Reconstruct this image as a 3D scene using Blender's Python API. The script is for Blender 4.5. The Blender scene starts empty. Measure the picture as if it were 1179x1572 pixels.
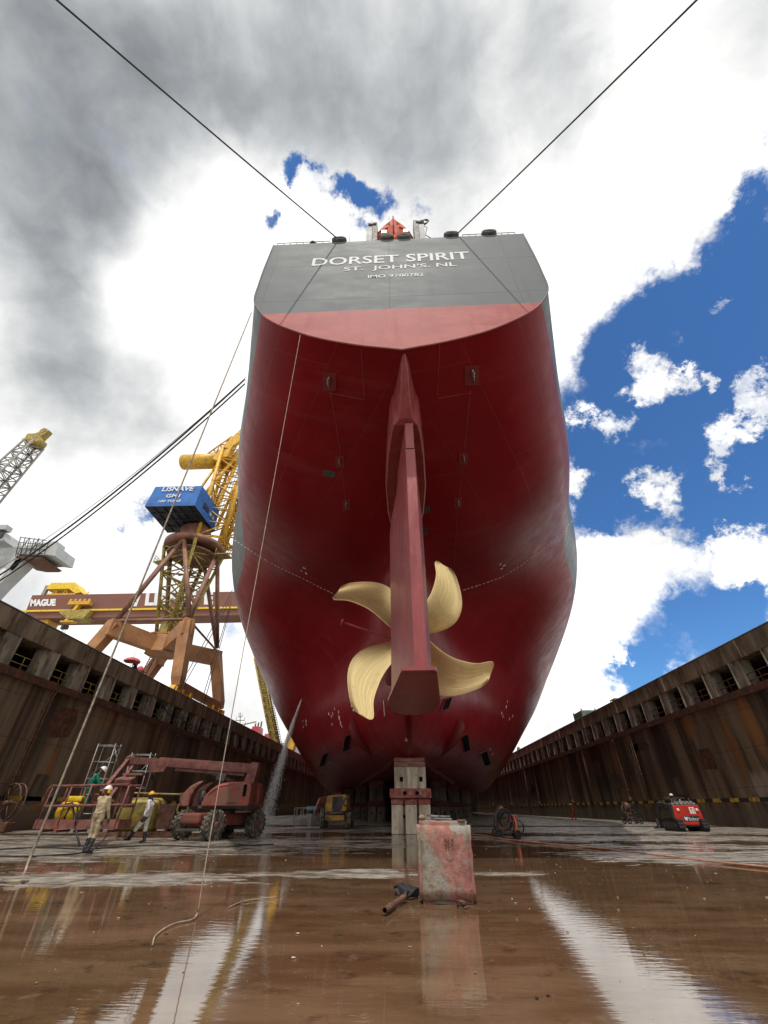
import bpy, bmesh, math, random
from mathutils import Vector, Matrix, Euler
from mathutils.bvhtree import BVHTree
random.seed(7)
R_=math.radians
scene=bpy.context.scene
COL=scene.collection
# ------------------------------------------------------------------ camera
FPX,PX,PY,CAMH=630.0,589.5,786.0,1.25
PITCH=math.atan(455/630.); YAW=R_(2.39)
cam=bpy.data.cameras.new('camera'); camo=bpy.data.objects.new('camera',cam); COL.objects.link(camo)
camo.location=(0,0,CAMH); camo.rotation_euler=(math.pi/2+PITCH,0,YAW)
cam.sensor_fit='HORIZONTAL'; cam.sensor_width=36; cam.lens=36*FPX/1179
cam.clip_start=.05; cam.clip_end=6000
scene.camera=camo
FW=Vector((-math.sin(YAW)*math.cos(PITCH),math.cos(YAW)*math.cos(PITCH),math.sin(PITCH)))
RT=Vector((math.cos(YAW),math.sin(YAW),0)); UP=RT.cross(FW)
EYE=Vector((0,0,CAMH))
def ray(x,y): return (FW*FPX+RT*(x-PX)-UP*(y-PY)).normalized()
def onY(x,y,Y): d=ray(x,y); return EYE+d*(Y/d.y)
def onX(x,y,X): d=ray(x,y); return EYE+d*(X/d.x)
def onZ(x,y,Z=0): d=ray(x,y); return EYE+d*((Z-CAMH)/d.z)
V=lambda *a: Vector(a)
# ------------------------------------------------------------------ materials
class NT:
    def __init__(s,name):
        s.m=bpy.data.materials.new(name); s.m.use_nodes=True; s.t=s.m.node_tree; s.n=s.t.nodes
        s.b=s.n['Principled BSDF']; s._co=None
    def node(s,t,**k):
        n=s.n.new(t)
        for a,b in k.items(): setattr(n,a,b)
        return n
    def link(s,a,b): s.t.links.new(a,b)
    def co(s,kind='Object'):
        if s._co is None: s._co=s.node('ShaderNodeTexCoord')
        return s._co.outputs[kind]
    def pos(s): return s.node('ShaderNodeNewGeometry').outputs['Position']
    def mapping(s,vec,scale=(1,1,1),loc=(0,0,0)):
        m=s.node('ShaderNodeMapping'); s.link(vec,m.inputs[0]); m.inputs['Scale'].default_value=scale; m.inputs['Location'].default_value=loc
        return m.outputs[0]
    def noise(s,vec,scale=1,detail=4,rough=.55,dist=0):
        n=s.node('ShaderNodeTexNoise'); s.link(vec,n.inputs['Vector']); n.inputs['Scale'].default_value=scale
        n.inputs['Detail'].default_value=detail; n.inputs['Roughness'].default_value=rough; n.inputs['Distortion'].default_value=dist
        return n.outputs['Fac']
    def rng(s,v,a,b,c=0,d=1):
        n=s.node('ShaderNodeMapRange'); n.interpolation_type='SMOOTHSTEP'; s.link(v,n.inputs[0])
        for i,x in enumerate((a,b,c,d)): n.inputs[i+1].default_value=x
        return n.outputs[0]
    def mth(s,op,a,b=None,clamp=False):
        n=s.node('ShaderNodeMath',operation=op); n.use_clamp=clamp
        for i,x in enumerate((a,b)):
            if x is None: continue
            if isinstance(x,(int,float)): n.inputs[i].default_value=x
            else: s.link(x,n.inputs[i])
        return n.outputs[0]
    def mix(s,f,a,b):
        n=s.node('ShaderNodeMix',data_type='RGBA')
        for i,x in ((0,f),(6,a),(7,b)):
            if isinstance(x,(int,float)): n.inputs[i].default_value=x
            elif isinstance(x,tuple): n.inputs[i].default_value=(*x,1)
            else: s.link(x,n.inputs[i])
        return n.outputs[2]
    def bump(s,h,strength=.2,dist=.02,nrm=None):
        n=s.node('ShaderNodeBump'); n.inputs['Strength'].default_value=strength; n.inputs['Distance'].default_value=dist
        s.link(h,n.inputs['Height'])
        if nrm is not None: s.link(nrm,n.inputs['Normal'])
        return n.outputs[0]
    def set(s,**k):
        for a,x in k.items():
            i=s.b.inputs[{'col':'Base Color','rough':'Roughness','metal':'Metallic','nrm':'Normal','spec':'Specular IOR Level','coat':'Coat Weight','coatr':'Coat Roughness','alpha':'Alpha','ior':'IOR'}[a]]
            if isinstance(x,(int,float)): i.default_value=x
            elif isinstance(x,tuple): i.default_value=(*x,1)
            else: s.link(x,i)
        return s.m
def mk(name,col,rough=.6,metal=0,var=.35,scale=2.5,dirt=None,dlo=.5,dhi=.68,dscale=1.6,bump=.15,bscale=18,spec=.5,stretch=None):
    t=NT(name); c=t.co()
    inf=t.node('ShaderNodeObjectInfo'); add=t.node('ShaderNodeVectorMath',operation='ADD'); t.link(c,add.inputs[0])
    cmb=t.node('ShaderNodeCombineXYZ'); t.link(t.mth('MULTIPLY',inf.outputs['Random'],37.),cmb.inputs[0]); t.link(cmb.outputs[0],add.inputs[1])
    c=add.outputs[0]
    if stretch: c=t.mapping(c,stretch)
    n1=t.noise(c,scale,5)
    dark=tuple(x*(1-var) for x in col); lite=tuple(min(.95,x*(1+var*.6)) for x in col)
    k=t.mix(t.rng(n1,.3,.7),dark,lite)
    if dirt:
        k=t.mix(t.rng(t.noise(c,dscale,6,.65),dlo,dhi),k,dirt)
    r=t.rng(t.noise(c,scale*2.3,3),.25,.75,max(.02,rough-.12),min(1,rough+.12))
    nb=t.bump(t.noise(c,bscale,4),bump,.015)
    return t.set(col=k,rough=r,metal=metal,nrm=nb,spec=spec)
M={}
# ------------------------------------------------------------------ geometry
class MB:
    def __init__(s): s.bm=bmesh.new(); s.mats=[]; s.uv=None
    def mi(s,m):
        if m is None: return 0
        if m not in s.mats: s.mats.append(m)
        return s.mats.index(m)
    def face(s,vs,mi=0,smooth=False):
        try: f=s.bm.faces.new(vs)
        except ValueError: return None
        f.material_index=mi; f.smooth=smooth; return f
    def box(s,c,size,rot=None,m=None,bev=0):
        mi=s.mi(m); Mx=Matrix.Translation(Vector(c))
        if rot is not None: Mx=Mx@(Euler(rot).to_matrix().to_4x4() if not isinstance(rot,Matrix) else rot.to_4x4())
        x,y,z=[v/2 for v in size]
        if bev>0:
            b=min(bev,x*.9,y*.9,z*.9)
            tmp=bmesh.new(); bmesh.ops.create_cube(tmp,size=1)
            for v in tmp.verts: v.co=Vector((v.co.x*2*x,v.co.y*2*y,v.co.z*2*z))
            bmesh.ops.bevel(tmp,geom=tmp.edges[:]+tmp.verts[:],offset=b,segments=2,affect='EDGES',profile=.6)
            mp={v:s.bm.verts.new(Mx@v.co) for v in tmp.verts}
            for f in tmp.faces: s.face([mp[v] for v in f.verts],mi)
            tmp.free(); return
        vs=[s.bm.verts.new(Mx@Vector((a*x,b*y,d*z))) for a in(-1,1) for b in(-1,1) for d in(-1,1)]
        for q in ((0,1,3,2),(4,6,7,5),(0,4,5,1),(2,3,7,6),(0,2,6,4),(1,5,7,3)): s.face([vs[i] for i in q],mi)
    def beam(s,a,b,w,h=None,m=None,up=(0,0,1),w2=None,h2=None):
        a,b=Vector(a),Vector(b); h=h or w; d=(b-a).normalized(); u=Vector(up)
        if abs(d.dot(u))>.98: u=Vector((1,0,0))
        sx=d.cross(u).normalized(); sy=sx.cross(d).normalized(); mi=s.mi(m)
        w2=w2 or w; h2=h2 or h
        r=[]
        for p,ww,hh in((a,w,h),(b,w2,h2)):
            r.append([s.bm.verts.new(p+sx*(i*ww/2)+sy*(j*hh/2)) for i,j in((-1,-1),(1,-1),(1,1),(-1,1))])
        for i in range(4): s.face([r[0][i],r[0][(i+1)%4],r[1][(i+1)%4],r[1][i]],mi)
        s.face(r[0][::-1],mi); s.face(r[1],mi)
    def ring(s,c,d,r,n,ref=None):
        d=Vector(d).normalized(); u=Vector(ref) if ref is not None else (Vector((0,0,1)) if abs(d.z)<.95 else Vector((1,0,0)))
        x=d.cross(u).normalized(); y=d.cross(x).normalized()
        return [s.bm.verts.new(Vector(c)+x*(r*math.cos(2*math.pi*i/n))+y*(r*math.sin(2*math.pi*i/n))) for i in range(n)]
    def bridge(s,a,b,mi=0,smooth=True):
        n=len(a)
        for i in range(n): s.face([a[i],a[(i+1)%n],b[(i+1)%n],b[i]],mi,smooth)
    def cyl(s,a,b,r,r2=None,n=10,m=None,caps=True,smooth=True):
        a,b=Vector(a),Vector(b); r2=r if r2 is None else r2; mi=s.mi(m)
        A=s.ring(a,b-a,r,n); B=s.ring(b,b-a,r2,n); s.bridge(A,B,mi,smooth)
        if caps: s.face(A[::-1],mi); s.face(B,mi)
    def tube(s,pts,r,n=6,m=None,caps=True):
        pts=[Vector(p) for p in pts]; mi=s.mi(m); prev=None; L=len(pts)
        d0=(pts[1]-pts[0]).normalized(); u=Vector((0,0,1)) if abs(d0.z)<.9 else Vector((1,0,0)); x=d0.cross(u).normalized()
        first=None
        for i,p in enumerate(pts):
            d=(pts[min(i+1,L-1)]-pts[max(i-1,0)])
            if d.length<1e-9: continue
            d.normalize(); x=(x-d*x.dot(d)).normalized(); y=d.cross(x)
            rr=r(i/(L-1)) if callable(r) else r
            ringv=[s.bm.verts.new(p+x*(rr*math.cos(2*math.pi*k/n))+y*(rr*math.sin(2*math.pi*k/n))) for k in range(n)]
            if prev: s.bridge(prev,ringv,mi)
            else: first=ringv
            prev=ringv
        if caps and prev: s.face(first[::-1],mi); s.face(prev,mi)
    def lathe(s,c,axis,prof,n=20,m=None,ref=None,smooth=True,caps=True):
        axis=Vector(axis).normalized(); c=Vector(c); mi=s.mi(m); rs=[s.ring(c+axis*h,axis,max(r,1e-4),n,ref) for r,h in prof]
        for a,b in zip(rs,rs[1:]): s.bridge(a,b,mi,smooth)
        if caps: s.face(rs[0][::-1],mi); s.face(rs[-1],mi)
    def torus(s,c,axis,R,r,n=20,k=8,m=None,sx=1,sy=1,a0=0,a1=2*math.pi):
        axis=Vector(axis).normalized(); u=Vector((0,0,1)) if abs(axis.z)<.95 else Vector((1,0,0))
        x=axis.cross(u).normalized(); y=axis.cross(x).normalized(); full=abs(a1-a0)>6.28
        N=n if full else n+1
        pts=[Vector(c)+x*(R*sx*math.cos(a0+(a1-a0)*i/n))+y*(R*sy*math.sin(a0+(a1-a0)*i/n)) for i in range(N)]
        if full:
            mi=s.mi(m); rs=[]
            for i,p in enumerate(pts):
                o=(p-Vector(c)).normalized()
                rs.append([s.bm.verts.new(p+o*(r*math.cos(2*math.pi*j/k))+axis*(r*math.sin(2*math.pi*j/k))) for j in range(k)])
            for i in range(N): s.bridge(rs[i],rs[(i+1)%N],mi)
        else: s.tube(pts,r,k,m)
    def sphere(s,c,r,m=None,sc=(1,1,1),seg=12,rings=8,rot=None):
        mi=s.mi(m); c=Vector(c); Mx=Euler(rot).to_matrix() if rot else None
        rows=[]
        for i in range(rings+1):
            t=math.pi*i/rings; row=[]
            for j in range(seg if 0<i<rings else 1):
                a=2*math.pi*j/seg
                v=Vector((r*sc[0]*math.sin(t)*math.cos(a),r*sc[1]*math.sin(t)*math.sin(a),r*sc[2]*math.cos(t)))
                if Mx: v=Mx@v
                row.append(s.bm.verts.new(c+v))
            rows.append(row)
        for i in range(rings):
            a,b=rows[i],rows[i+1]
            for j in range(seg):
                j2=(j+1)%seg
                if len(a)==1: s.face([a[0],b[j],b[j2]],mi,True)
                elif len(b)==1: s.face([a[j],b[0],a[j2]],mi,True)
                else: s.face([a[j],b[j],b[j2],a[j2]],mi,True)
    def prism(s,poly,vec,m=None,smooth=False):
        mi=s.mi(m); A=[s.bm.verts.new(Vector(p)) for p in poly]; B=[s.bm.verts.new(Vector(p)+Vector(vec)) for p in poly]
        s.face(A[::-1],mi); s.face(B,mi)
        for i in range(len(A)): s.face([A[i],A[(i+1)%len(A)],B[(i+1)%len(A)],B[i]],mi,smooth)
    def loft(s,rows,m=None,close=False,smooth=True,caps=False):
        mi=s.mi(m); rs=[[s.bm.verts.new(Vector(p)) for p in r] for r in rows]
        for a,b in zip(rs,rs[1:]):
            k=len(a)
            for i in range(k if close else k-1): s.face([a[i],a[(i+1)%k],b[(i+1)%k],b[i]],mi,smooth)
        if caps: s.face(rs[0][::-1],mi); s.face(rs[-1],mi)
        return rs
    def lattice(s,a,b,w0,w1,nseg,rc,rb,m=None,up=(0,1,0),h0=None,h1=None):
        """four chords with zig-zag bracing on each side"""
        a,b=Vector(a),Vector(b); d=(b-a).normalized(); x=d.cross(Vector(up)).normalized(); y=x.cross(d).normalized()
        h0=h0 or w0; h1=h1 or w1
        def P(k,t):
            i,j=((-1,-1),(1,-1),(1,1),(-1,1))[k%4]; w=w0+(w1-w0)*t; h=h0+(h1-h0)*t
            return a+(b-a)*t+x*(i*w/2)+y*(j*h/2)
        for k in range(4): s.cyl(P(k,0),P(k,1),rc,n=6,m=m)
        for q in range(nseg):
            t0,t1=q/nseg,(q+1)/nseg
            for k in range(4):
                s.cyl(P(k,t0),P(k+1,t0),rb,n=4,m=m)
                if (q+k)%2: s.cyl(P(k,t0),P(k+1,t1),rb,n=4,m=m)
                else: s.cyl(P(k+1,t0),P(k,t1),rb,n=4,m=m)
        for k in range(4): s.cyl(P(k,1),P(k+1,1),rb,n=4,m=m)
    def build(s,name,mat=None,parent=None,smooth=None):
        bmesh.ops.recalc_face_normals(s.bm,faces=s.bm.faces[:])
        me=bpy.data.meshes.new(name); s.bm.to_mesh(me); s.bm.free()
        mats=s.mats or ([mat] if mat else [])
        if s.mats and mat and mat not in mats: pass
        for m in mats: me.materials.append(m)
        if smooth is not None:
            for p in me.polygons: p.use_smooth=smooth
        return link(name,me,parent)
def link(name,me,parent=None):
    o=bpy.data.objects.new(name,me); COL.objects.link(o)
    if parent is not None: par(o,parent)
    return o
def par(o,p):
    o.parent=p; o.matrix_parent_inverse=wm(p).inverted()
def wm(o):
    m=Matrix.LocRotScale(o.location,o.rotation_euler,o.scale)
    return (wm(o.parent)@o.matrix_parent_inverse@m) if o.parent else m
def tag(o,label=None,cat=None,group=None,kind=None):
    if label: o['label']=label
    if cat: o['category']=cat
    if group: o['group']=group
    if kind: o['kind']=kind
    return o
def thing(name,label,cat,loc=(0,0,0),group=None,rz=0):
    o=bpy.data.objects.new(name,None); COL.objects.link(o); o.location=loc; o.rotation_euler=(0,0,rz); o.empty_display_size=.2
    return tag(o,label,cat,group)
def copy_tree(o,parent=None):
    c=o.copy(); COL.objects.link(c)
    if parent: c.parent=parent
    for ch in list(o.children): copy_tree(ch,c)
    return c
def text_verts(s,bold=.0):
    cu=bpy.data.curves.new('t','FONT'); cu.body=s; cu.offset=bold; cu.resolution_u=3; cu.fill_mode='FRONT'
    o=bpy.data.objects.new('t',cu); COL.objects.link(o); bpy.context.view_layer.update()
    me=bpy.data.meshes.new_from_object(o.evaluated_get(bpy.context.evaluated_depsgraph_get()))
    bpy.data.objects.remove(o); bpy.data.curves.remove(cu)
    vs=[v.co.copy() for v in me.vertices]; fs=[tuple(p.vertices) for p in me.polygons]; bpy.data.meshes.remove(me)
    x0=min(v.x for v in vs);x1=max(v.x for v in vs);y0=min(v.y for v in vs);y1=max(v.y for v in vs)
    return [((v.x-x0)/(x1-x0),(v.y-y0)/(y1-y0)) for v in vs],fs
def text(name,s,bl,br,tl,mat,parent,off=(0,0,0),bold=.02,thick=None):
    """lettering laid on the parallelogram bottom-left, bottom-right, top-left"""
    uv,fs=text_verts(s,bold); bl,br,tl=Vector(bl),Vector(br),Vector(tl); mb=MB(); off=Vector(off)
    vs=[mb.bm.verts.new(bl+(br-bl)*u+(tl-bl)*v+off) for u,v in uv]
    for f in fs: mb.face([vs[i] for i in f])
    if thick: 
        r=bmesh.ops.extrude_face_region(mb.bm,geom=mb.bm.faces[:])
        for e in r['geom']:
            if isinstance(e,bmesh.types.BMVert): e.co+=Vector(thick)
    return mb.build(name,mat,parent)
def sag(a,b,drop,n=24):
    a,b=Vector(a),Vector(b)
    return [a+(b-a)*(i/n)-Vector((0,0,4*drop*(i/n)*(1-i/n))) for i in range(n+1)]
# ------------------------------------------------------------------ surface materials
def hull_mat():
    t=NT('hull_paint'); p=t.pos(); uv=t.co('UV')
    sep=t.node('ShaderNodeSeparateXYZ'); t.link(p,sep.inputs[0])
    top=t.rng(sep.outputs['Z'],20.14,20.19)
    big=t.noise(p,.22,5,.6); fine=t.noise(p,1.7,5,.6)
    st=t.noise(t.mapping(uv,(.35,.05,1)),2.2,5,.65)     # wiped streaks along the girth
    red=t.mix(t.rng(big,.35,.7),(.205,.006,.011),(.26,.011,.017))
    red=t.mix(t.mth('MULTIPLY',t.rng(st,.54,.72),.4),red,(.27,.045,.045))
    red=t.mix(t.mth('MULTIPLY',t.rng(fine,.55,.75),.35),red,(.13,.006,.010))
    grey=t.mix(t.rng(big,.35,.7),(.105,.118,.125),(.135,.148,.155))
    grey=t.mix(t.mth('MULTIPLY',t.rng(st,.58,.75),.4),grey,(.2,.21,.215))
    # shell plates: seams
    br=t.node('ShaderNodeTexBrick'); t.link(uv,br.inputs['Vector']); br.inputs['Scale'].default_value=1
    br.inputs['Brick Width'].default_value=11.; br.inputs['Row Height'].default_value=3.1; br.inputs['Mortar Size'].default_value=.022; br.inputs['Mortar Smooth'].default_value=.6
    br.inputs['Color1'].default_value=(0,0,0,1); br.inputs['Color2'].default_value=(.25,.25,.25,1); br.inputs['Mortar'].default_value=(1,1,1,1)
    seam=br.outputs['Fac']
    red=t.mix(t.mth('MULTIPLY',br.outputs['Color'],.18),red,(.16,.018,.02))
    red=t.mix(t.mth('MULTIPLY',seam,.65),red,(.2,.05,.05))
    grey=t.mix(t.mth('MULTIPLY',seam,.5),grey,(.07,.075,.08))
    col=t.mix(top,red,grey)
    rough=t.rng(t.noise(p,.9,6,.65),.3,.7,.32,.45)
    nb=t.bump(t.noise(p,.5,2),.10,.08)
    nb=t.bump(t.noise(uv,9,3),.012,.01,nb)
    nb=t.bump(seam,.3,.01,nb)
    return t.set(col=col,rough=rough,nrm=nb,spec=.12)
M['hull']=hull_mat()
def transom_mat():
    t=NT('transom_paint'); p=t.pos(); sep=t.node('ShaderNodeSeparateXYZ'); t.link(p,sep.inputs[0])
    top=t.rng(sep.outputs['Z'],20.15,20.18)
    big=t.noise(t.mapping(p,(.5,1,1.1)),.9,6,.6); st=t.noise(t.mapping(p,(1.2,1,.12)),1.6,5,.65)
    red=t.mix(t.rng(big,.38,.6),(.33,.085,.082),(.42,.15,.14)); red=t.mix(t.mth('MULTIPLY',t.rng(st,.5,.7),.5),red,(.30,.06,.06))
    grey=t.mix(t.rng(big,.35,.65),(.118,.131,.138),(.142,.155,.162)); grey=t.mix(t.mth('MULTIPLY',t.rng(st,.52,.72),.5),grey,(.11,.12,.126))
    d=t.mth('PINGPONG',t.mth('ADD',sep.outputs['X'],.15),3.1); vl=t.rng(d,.0,.025,1,0)
    h1=t.rng(t.mth('ABSOLUTE',t.mth('SUBTRACT',sep.outputs['Z'],24.9)),.01,.03,1,0); h2=t.rng(t.mth('ABSOLUTE',t.mth('SUBTRACT',sep.outputs['Z'],21.3)),.01,.025,1,0)
    ln=t.mth('MAXIMUM',t.mth('MAXIMUM',vl,h1),h2)
    col=t.mix(top,t.mix(t.mth('MULTIPLY',ln,.4),red,(.5,.22,.2)),t.mix(t.mth('MULTIPLY',ln,.6),grey,(.035,.04,.043)))
    nb=t.bump(t.noise(p,.6,2),.25,.08); nb=t.bump(ln,.4,.01,nb)
    return t.set(col=col,rough=t.rng(big,.3,.7,.62,.74),nrm=nb,spec=.22)
M['transom']=transom_mat()
def rudder_mat():
    t=NT('rudder_paint'); p=t.pos()
    st=t.noise(t.mapping(p,(1,1.6,.35),(0,0,0)),1.4,5,.6); f=t.noise(t.mapping(p,(3,3,.6)),3,5,.65)
    c=t.mix(t.rng(st,.35,.65),(.22,.028,.034),(.29,.05,.05)); c=t.mix(t.mth('MULTIPLY',t.rng(f,.5,.7),.4),c,(.34,.095,.09))
    return t.set(col=c,rough=t.rng(f,.3,.7,.3,.45),nrm=t.bump(t.noise(p,.8,2),.15,.05))
M['rudder']=rudder_mat()
def bronze():
    t=NT('bronze'); uv=t.co('UV'); p=t.co('Object')
    a=t.noise(t.mapping(uv,(30,1.2,1)),1.5,9,.8,.7); b=t.noise(p,1.3,5,.6)
    c=t.mix(t.rng(a,.3,.72),(.62,.44,.18),(.97,.77,.40)); c=t.mix(t.mth('MULTIPLY',t.rng(b,.52,.74),.6),c,(.55,.38,.16))
    return t.set(col=c,metal=.8,rough=t.rng(a,.3,.7,.42,.24),nrm=t.bump(a,.18,.02))
M['bronze']=bronze()
def wall_mat():
    t=NT('dock_concrete'); p=t.pos()
    q=t.mapping(p,(.55,.55,.045)); s1=t.noise(q,1.5,6,.65); s2=t.noise(t.mapping(p,(1.6,1.6,.07),(9,4,2)),1.3,5,.65); big=t.noise(p,.13,4)
    c=t.mix(t.rng(s1,.33,.66),(.046,.032,.021),(.22,.17,.115))
    c=t.mix(t.mth('MULTIPLY',t.rng(s2,.52,.68),.75),c,(.20,.115,.06))
    c=t.mix(t.mth('MULTIPLY',t.rng(t.noise(t.mapping(p,(.3,.3,.03),(3,21,1)),1.7,5,.6),.6,.72),.85),c,(.34,.14,.035))
    c=t.mix(t.mth('MULTIPLY',t.rng(big,.55,.75),.5),c,(.030,.018,.014))
    sep=t.node('ShaderNodeSeparateXYZ'); t.link(p,sep.inputs[0])
    wet=t.noise(t.mapping(p,(.11,.11,.012),(2,7,0)),1.,4,.6); c=t.mix(t.mth('MULTIPLY',t.rng(wet,.53,.66),.8),c,(.016,.010,.008))
    def stain(y,z,a,b_,col,k,c):
        e=t.mth('ADD',t.mth('POWER',t.mth('ABSOLUTE',t.mth('DIVIDE',t.mth('SUBTRACT',sep.outputs['Y'],y),a)),2.),t.mth('POWER',t.mth('ABSOLUTE',t.mth('DIVIDE',t.mth('SUBTRACT',sep.outputs['Z'],z),b_)),2.))
        m=t.mth('MULTIPLY',t.rng(t.mth('ADD',e,t.mth('MULTIPLY',t.mth('SUBTRACT',s2,.5),3.)),.2,1.3,k,0),t.mth('GREATER_THAN',sep.outputs['X'],0))
        return t.mix(m,c,col)
    c=stain(37.5,6.8,.9,2.4,(.34,.15,.04),.7,c); c=stain(40.6,5.5,.7,2.8,(.28,.12,.035),.55,c); c=stain(38.6,2.6,2.0,1.1,(.30,.27,.23),.8,c); c=stain(45.5,7.8,1.0,1.2,(.3,.14,.04),.7,c)
    cm=t.node('ShaderNodeCombineXYZ'); t.link(sep.outputs['Y'],cm.inputs[0]); t.link(sep.outputs['Z'],cm.inputs[1])
    br=t.node('ShaderNodeTexBrick'); t.link(cm.outputs[0],br.inputs['Vector']); br.offset=0; br.inputs['Scale'].default_value=1
    br.inputs['Brick Width'].default_value=3.95; br.inputs['Row Height'].default_value=2.6; br.inputs['Mortar Size'].default_value=.03; br.inputs['Mortar Smooth'].default_value=.3
    c=t.mix(t.mth('MULTIPLY',br.outputs['Fac'],.45),c,(.018,.014,.012))
    low=t.rng(t.mth('ADD',sep.outputs['Z'],t.mth('MULTIPLY',s1,1.2)),1.6,2.2,1,0)
    c=t.mix(t.mth('MULTIPLY',low,.7),c,(.085,.075,.06))
    nb=t.bump(t.noise(t.mapping(p,(1,1,.3)),3.,5,.65),.5,.06); nb=t.bump(br.outputs['Fac'],.5,-.03,nb)
    return t.set(col=c,rough=t.rng(s2,.3,.7,.6,.9),nrm=nb,spec=.35)
M['wall']=wall_mat()
def floor_mat():
    t=NT('dock_floor'); p=t.pos(); flat=t.mapping(p,(1,1,0))
    sep=t.node('ShaderNodeSeparateXYZ'); t.link(p,sep.inputs[0]); X,Y=sep.outputs['X'],sep.outputs['Y']
    n1=t.noise(t.mapping(flat,(.28,.75,1)),1.,6,.62,.6); n2=t.noise(t.mapping(flat,(.8,2.6,1)),1.3,6,.68,.4)
    n3=t.noise(t.mapping(flat,(1.1,5.,1)),1.6,7,.72,.5)
    f=t.mth('ADD',t.mth('MULTIPLY',t.mth('SUBTRACT',n1,.5),1.6),t.mth('ADD',t.mth('MULTIPLY',t.mth('SUBTRACT',n2,.5),1.5),t.mth('MULTIPLY',t.mth('SUBTRACT',n3,.5),1.3)))
    # where the slab stands proud of the water (x, y, half sizes, height)
    isl=[(-6.6,11.6,2.9,1.0,1.0),(-13,19,7.5,3.6,.6),(-1.3,12.9,1.3,.8,1.3),(2.4,12.9,1.1,.5,1.0),(13,17.5,6.5,3.2,.75),(12,27,9,5,.35),(22,40,16,9,.6),(-21,33,10,7,.5),(0,21.8,3.0,.7,.5),(-5,24,4,1.2,.35),
         (0,6,6.5,4.0,-.7),(2.5,19,2.6,6,-.35),(7.5,11,4.5,3.5,-.5),(-4,8,4,2.2,-.4),(-3.6,15.4,4.2,2.0,-.5),(5,31,40,2.0,-.5),(0,70,60,28,.4),(15,45,40,1.6,-.8),(-14,30,14,1.0,-.6),(16,24,12,1.1,-.5),(9,20,7,.8,-.4),(0,-24,80,24,-1.6)]  # last entry: unseen pool behind the camera, added to dim bounce on the hull
    for x,y,a,b,w in isl:
        e=t.mth('ADD',t.mth('POWER',t.mth('ABSOLUTE',t.mth('DIVIDE',t.mth('SUBTRACT',X,x),a)),2.),t.mth('POWER',t.mth('ABSOLUTE',t.mth('DIVIDE',t.mth('SUBTRACT',Y,y),b)),2.))
        f=t.mth('ADD',f,t.mth('MULTIPLY',t.mth('POWER',2.718,t.mth('MULTIPLY',e,-.9)),w))
    dry=t.rng(f,.02,.14)
    g=t.noise(flat,2.2,7,.7); g2=t.noise(t.mapping(flat,(.5,1.6,1)),.9,5,.65)
    jt=t.node('ShaderNodeTexBrick'); t.link(flat,jt.inputs['Vector']); jt.inputs['Scale'].default_value=1; jt.offset=0; jt.inputs['Brick Width'].default_value=7; jt.inputs['Row Height'].default_value=9; jt.inputs['Mortar Size'].default_value=.05
    slab=t.mix(t.rng(g,.3,.7),(.13,.112,.092),(.36,.325,.275)); slab=t.mix(t.mth('MULTIPLY',t.rng(g2,.5,.66),.7),slab,(.075,.05,.035))
    slab=t.mix(t.mth('MULTIPLY',jt.outputs['Fac'],.75),slab,(.04,.03,.022))
    silt=t.mix(t.rng(g2,.35,.65),(.092,.051,.025),(.155,.094,.052)); silt=t.mix(t.mth('MULTIPLY',t.rng(g,.55,.68),.75),silt,(.040,.024,.014)); silt=t.mix(t.mth('MULTIPLY',t.rng(t.noise(flat,4.,7,.75),.56,.66),.55),silt,(.19,.135,.09))
    col=t.mix(dry,silt,slab)
    wetr=t.rng(t.noise(t.mapping(flat,(.6,1.8,1)),1.3,6,.65),.38,.6,.10,.6)
    rough=t.mth('ADD',t.mth('MULTIPLY',wetr,dry),t.mth('MULTIPLY',t.mth('SUBTRACT',1,dry),.035))
    rip=t.node('ShaderNodeTexNoise'); t.link(t.mapping(flat,(1.2,5.5,1)),rip.inputs['Vector']); rip.inputs['Scale'].default_value=2.2; rip.inputs['Detail'].default_value=3
    nr=t.bump(rip.outputs['Fac'],.11,.012)
    nd=t.bump(g,.35,.03)
    mixn=t.node('ShaderNodeMix',data_type='VECTOR'); t.link(dry,mixn.inputs[0]); t.link(nr,mixn.inputs[4]); t.link(nd,mixn.inputs[5])
    return t.set(col=col,rough=rough,nrm=mixn.outputs[1],spec=.5,ior=1.5)
M['floor']=floor_mat()
def block_mat():
    t=NT('red_daubed_concrete'); p=t.co()
    a=t.noise(t.mapping(p,(1,1,.55),(7.3,2.2,4.1)),2.1,6,.7,.3); b=t.noise(p,9,6,.7); d=t.noise(t.mapping(p,(1,1,1),(5,2,7)),1.9,5,.6)
    c=t.mix(t.rng(b,.3,.7),(.17,.135,.10),(.34,.29,.23)); c=t.mix(t.rng(a,.46,.55),c,t.mix(t.rng(b,.35,.65),(.26,.105,.085),(.38,.175,.145)))
    c=t.mix(t.mth('MULTIPLY',t.rng(d,.53,.6),.85),c,(.27,.255,.225)); c=t.mix(t.mth('MULTIPLY',t.rng(b,.6,.72),.7),c,(.055,.04,.03))
    nb=t.bump(b,.7,.03); nb=t.bump(t.noise(p,30,4),.4,.008,nb)
    return t.set(col=c,rough=.85,nrm=nb,spec=.3)
M['block']=block_mat()
def kblock():
    t=NT('keel_block_concrete'); p=t.pos(); sep=t.node('ShaderNodeSeparateXYZ'); t.link(p,sep.inputs[0])
    a=t.noise(t.mapping(p,(2.2,2.2,.35)),1.4,6,.65); b=t.noise(p,3.5,6,.65)
    c=t.mix(t.rng(a,.33,.66),(.28,.225,.16),(.58,.52,.41)); c=t.mix(t.mth('MULTIPLY',t.rng(b,.55,.7),.6),c,(.28,.12,.06)); c=t.mix(t.mth('MULTIPLY',t.rng(a,.62,.7),.7),c,(.14,.07,.035))
    return t.set(col=c,rough=.85,nrm=t.bump(b,.4,.03),spec=.3)
M['kblock']=kblock()
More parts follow.
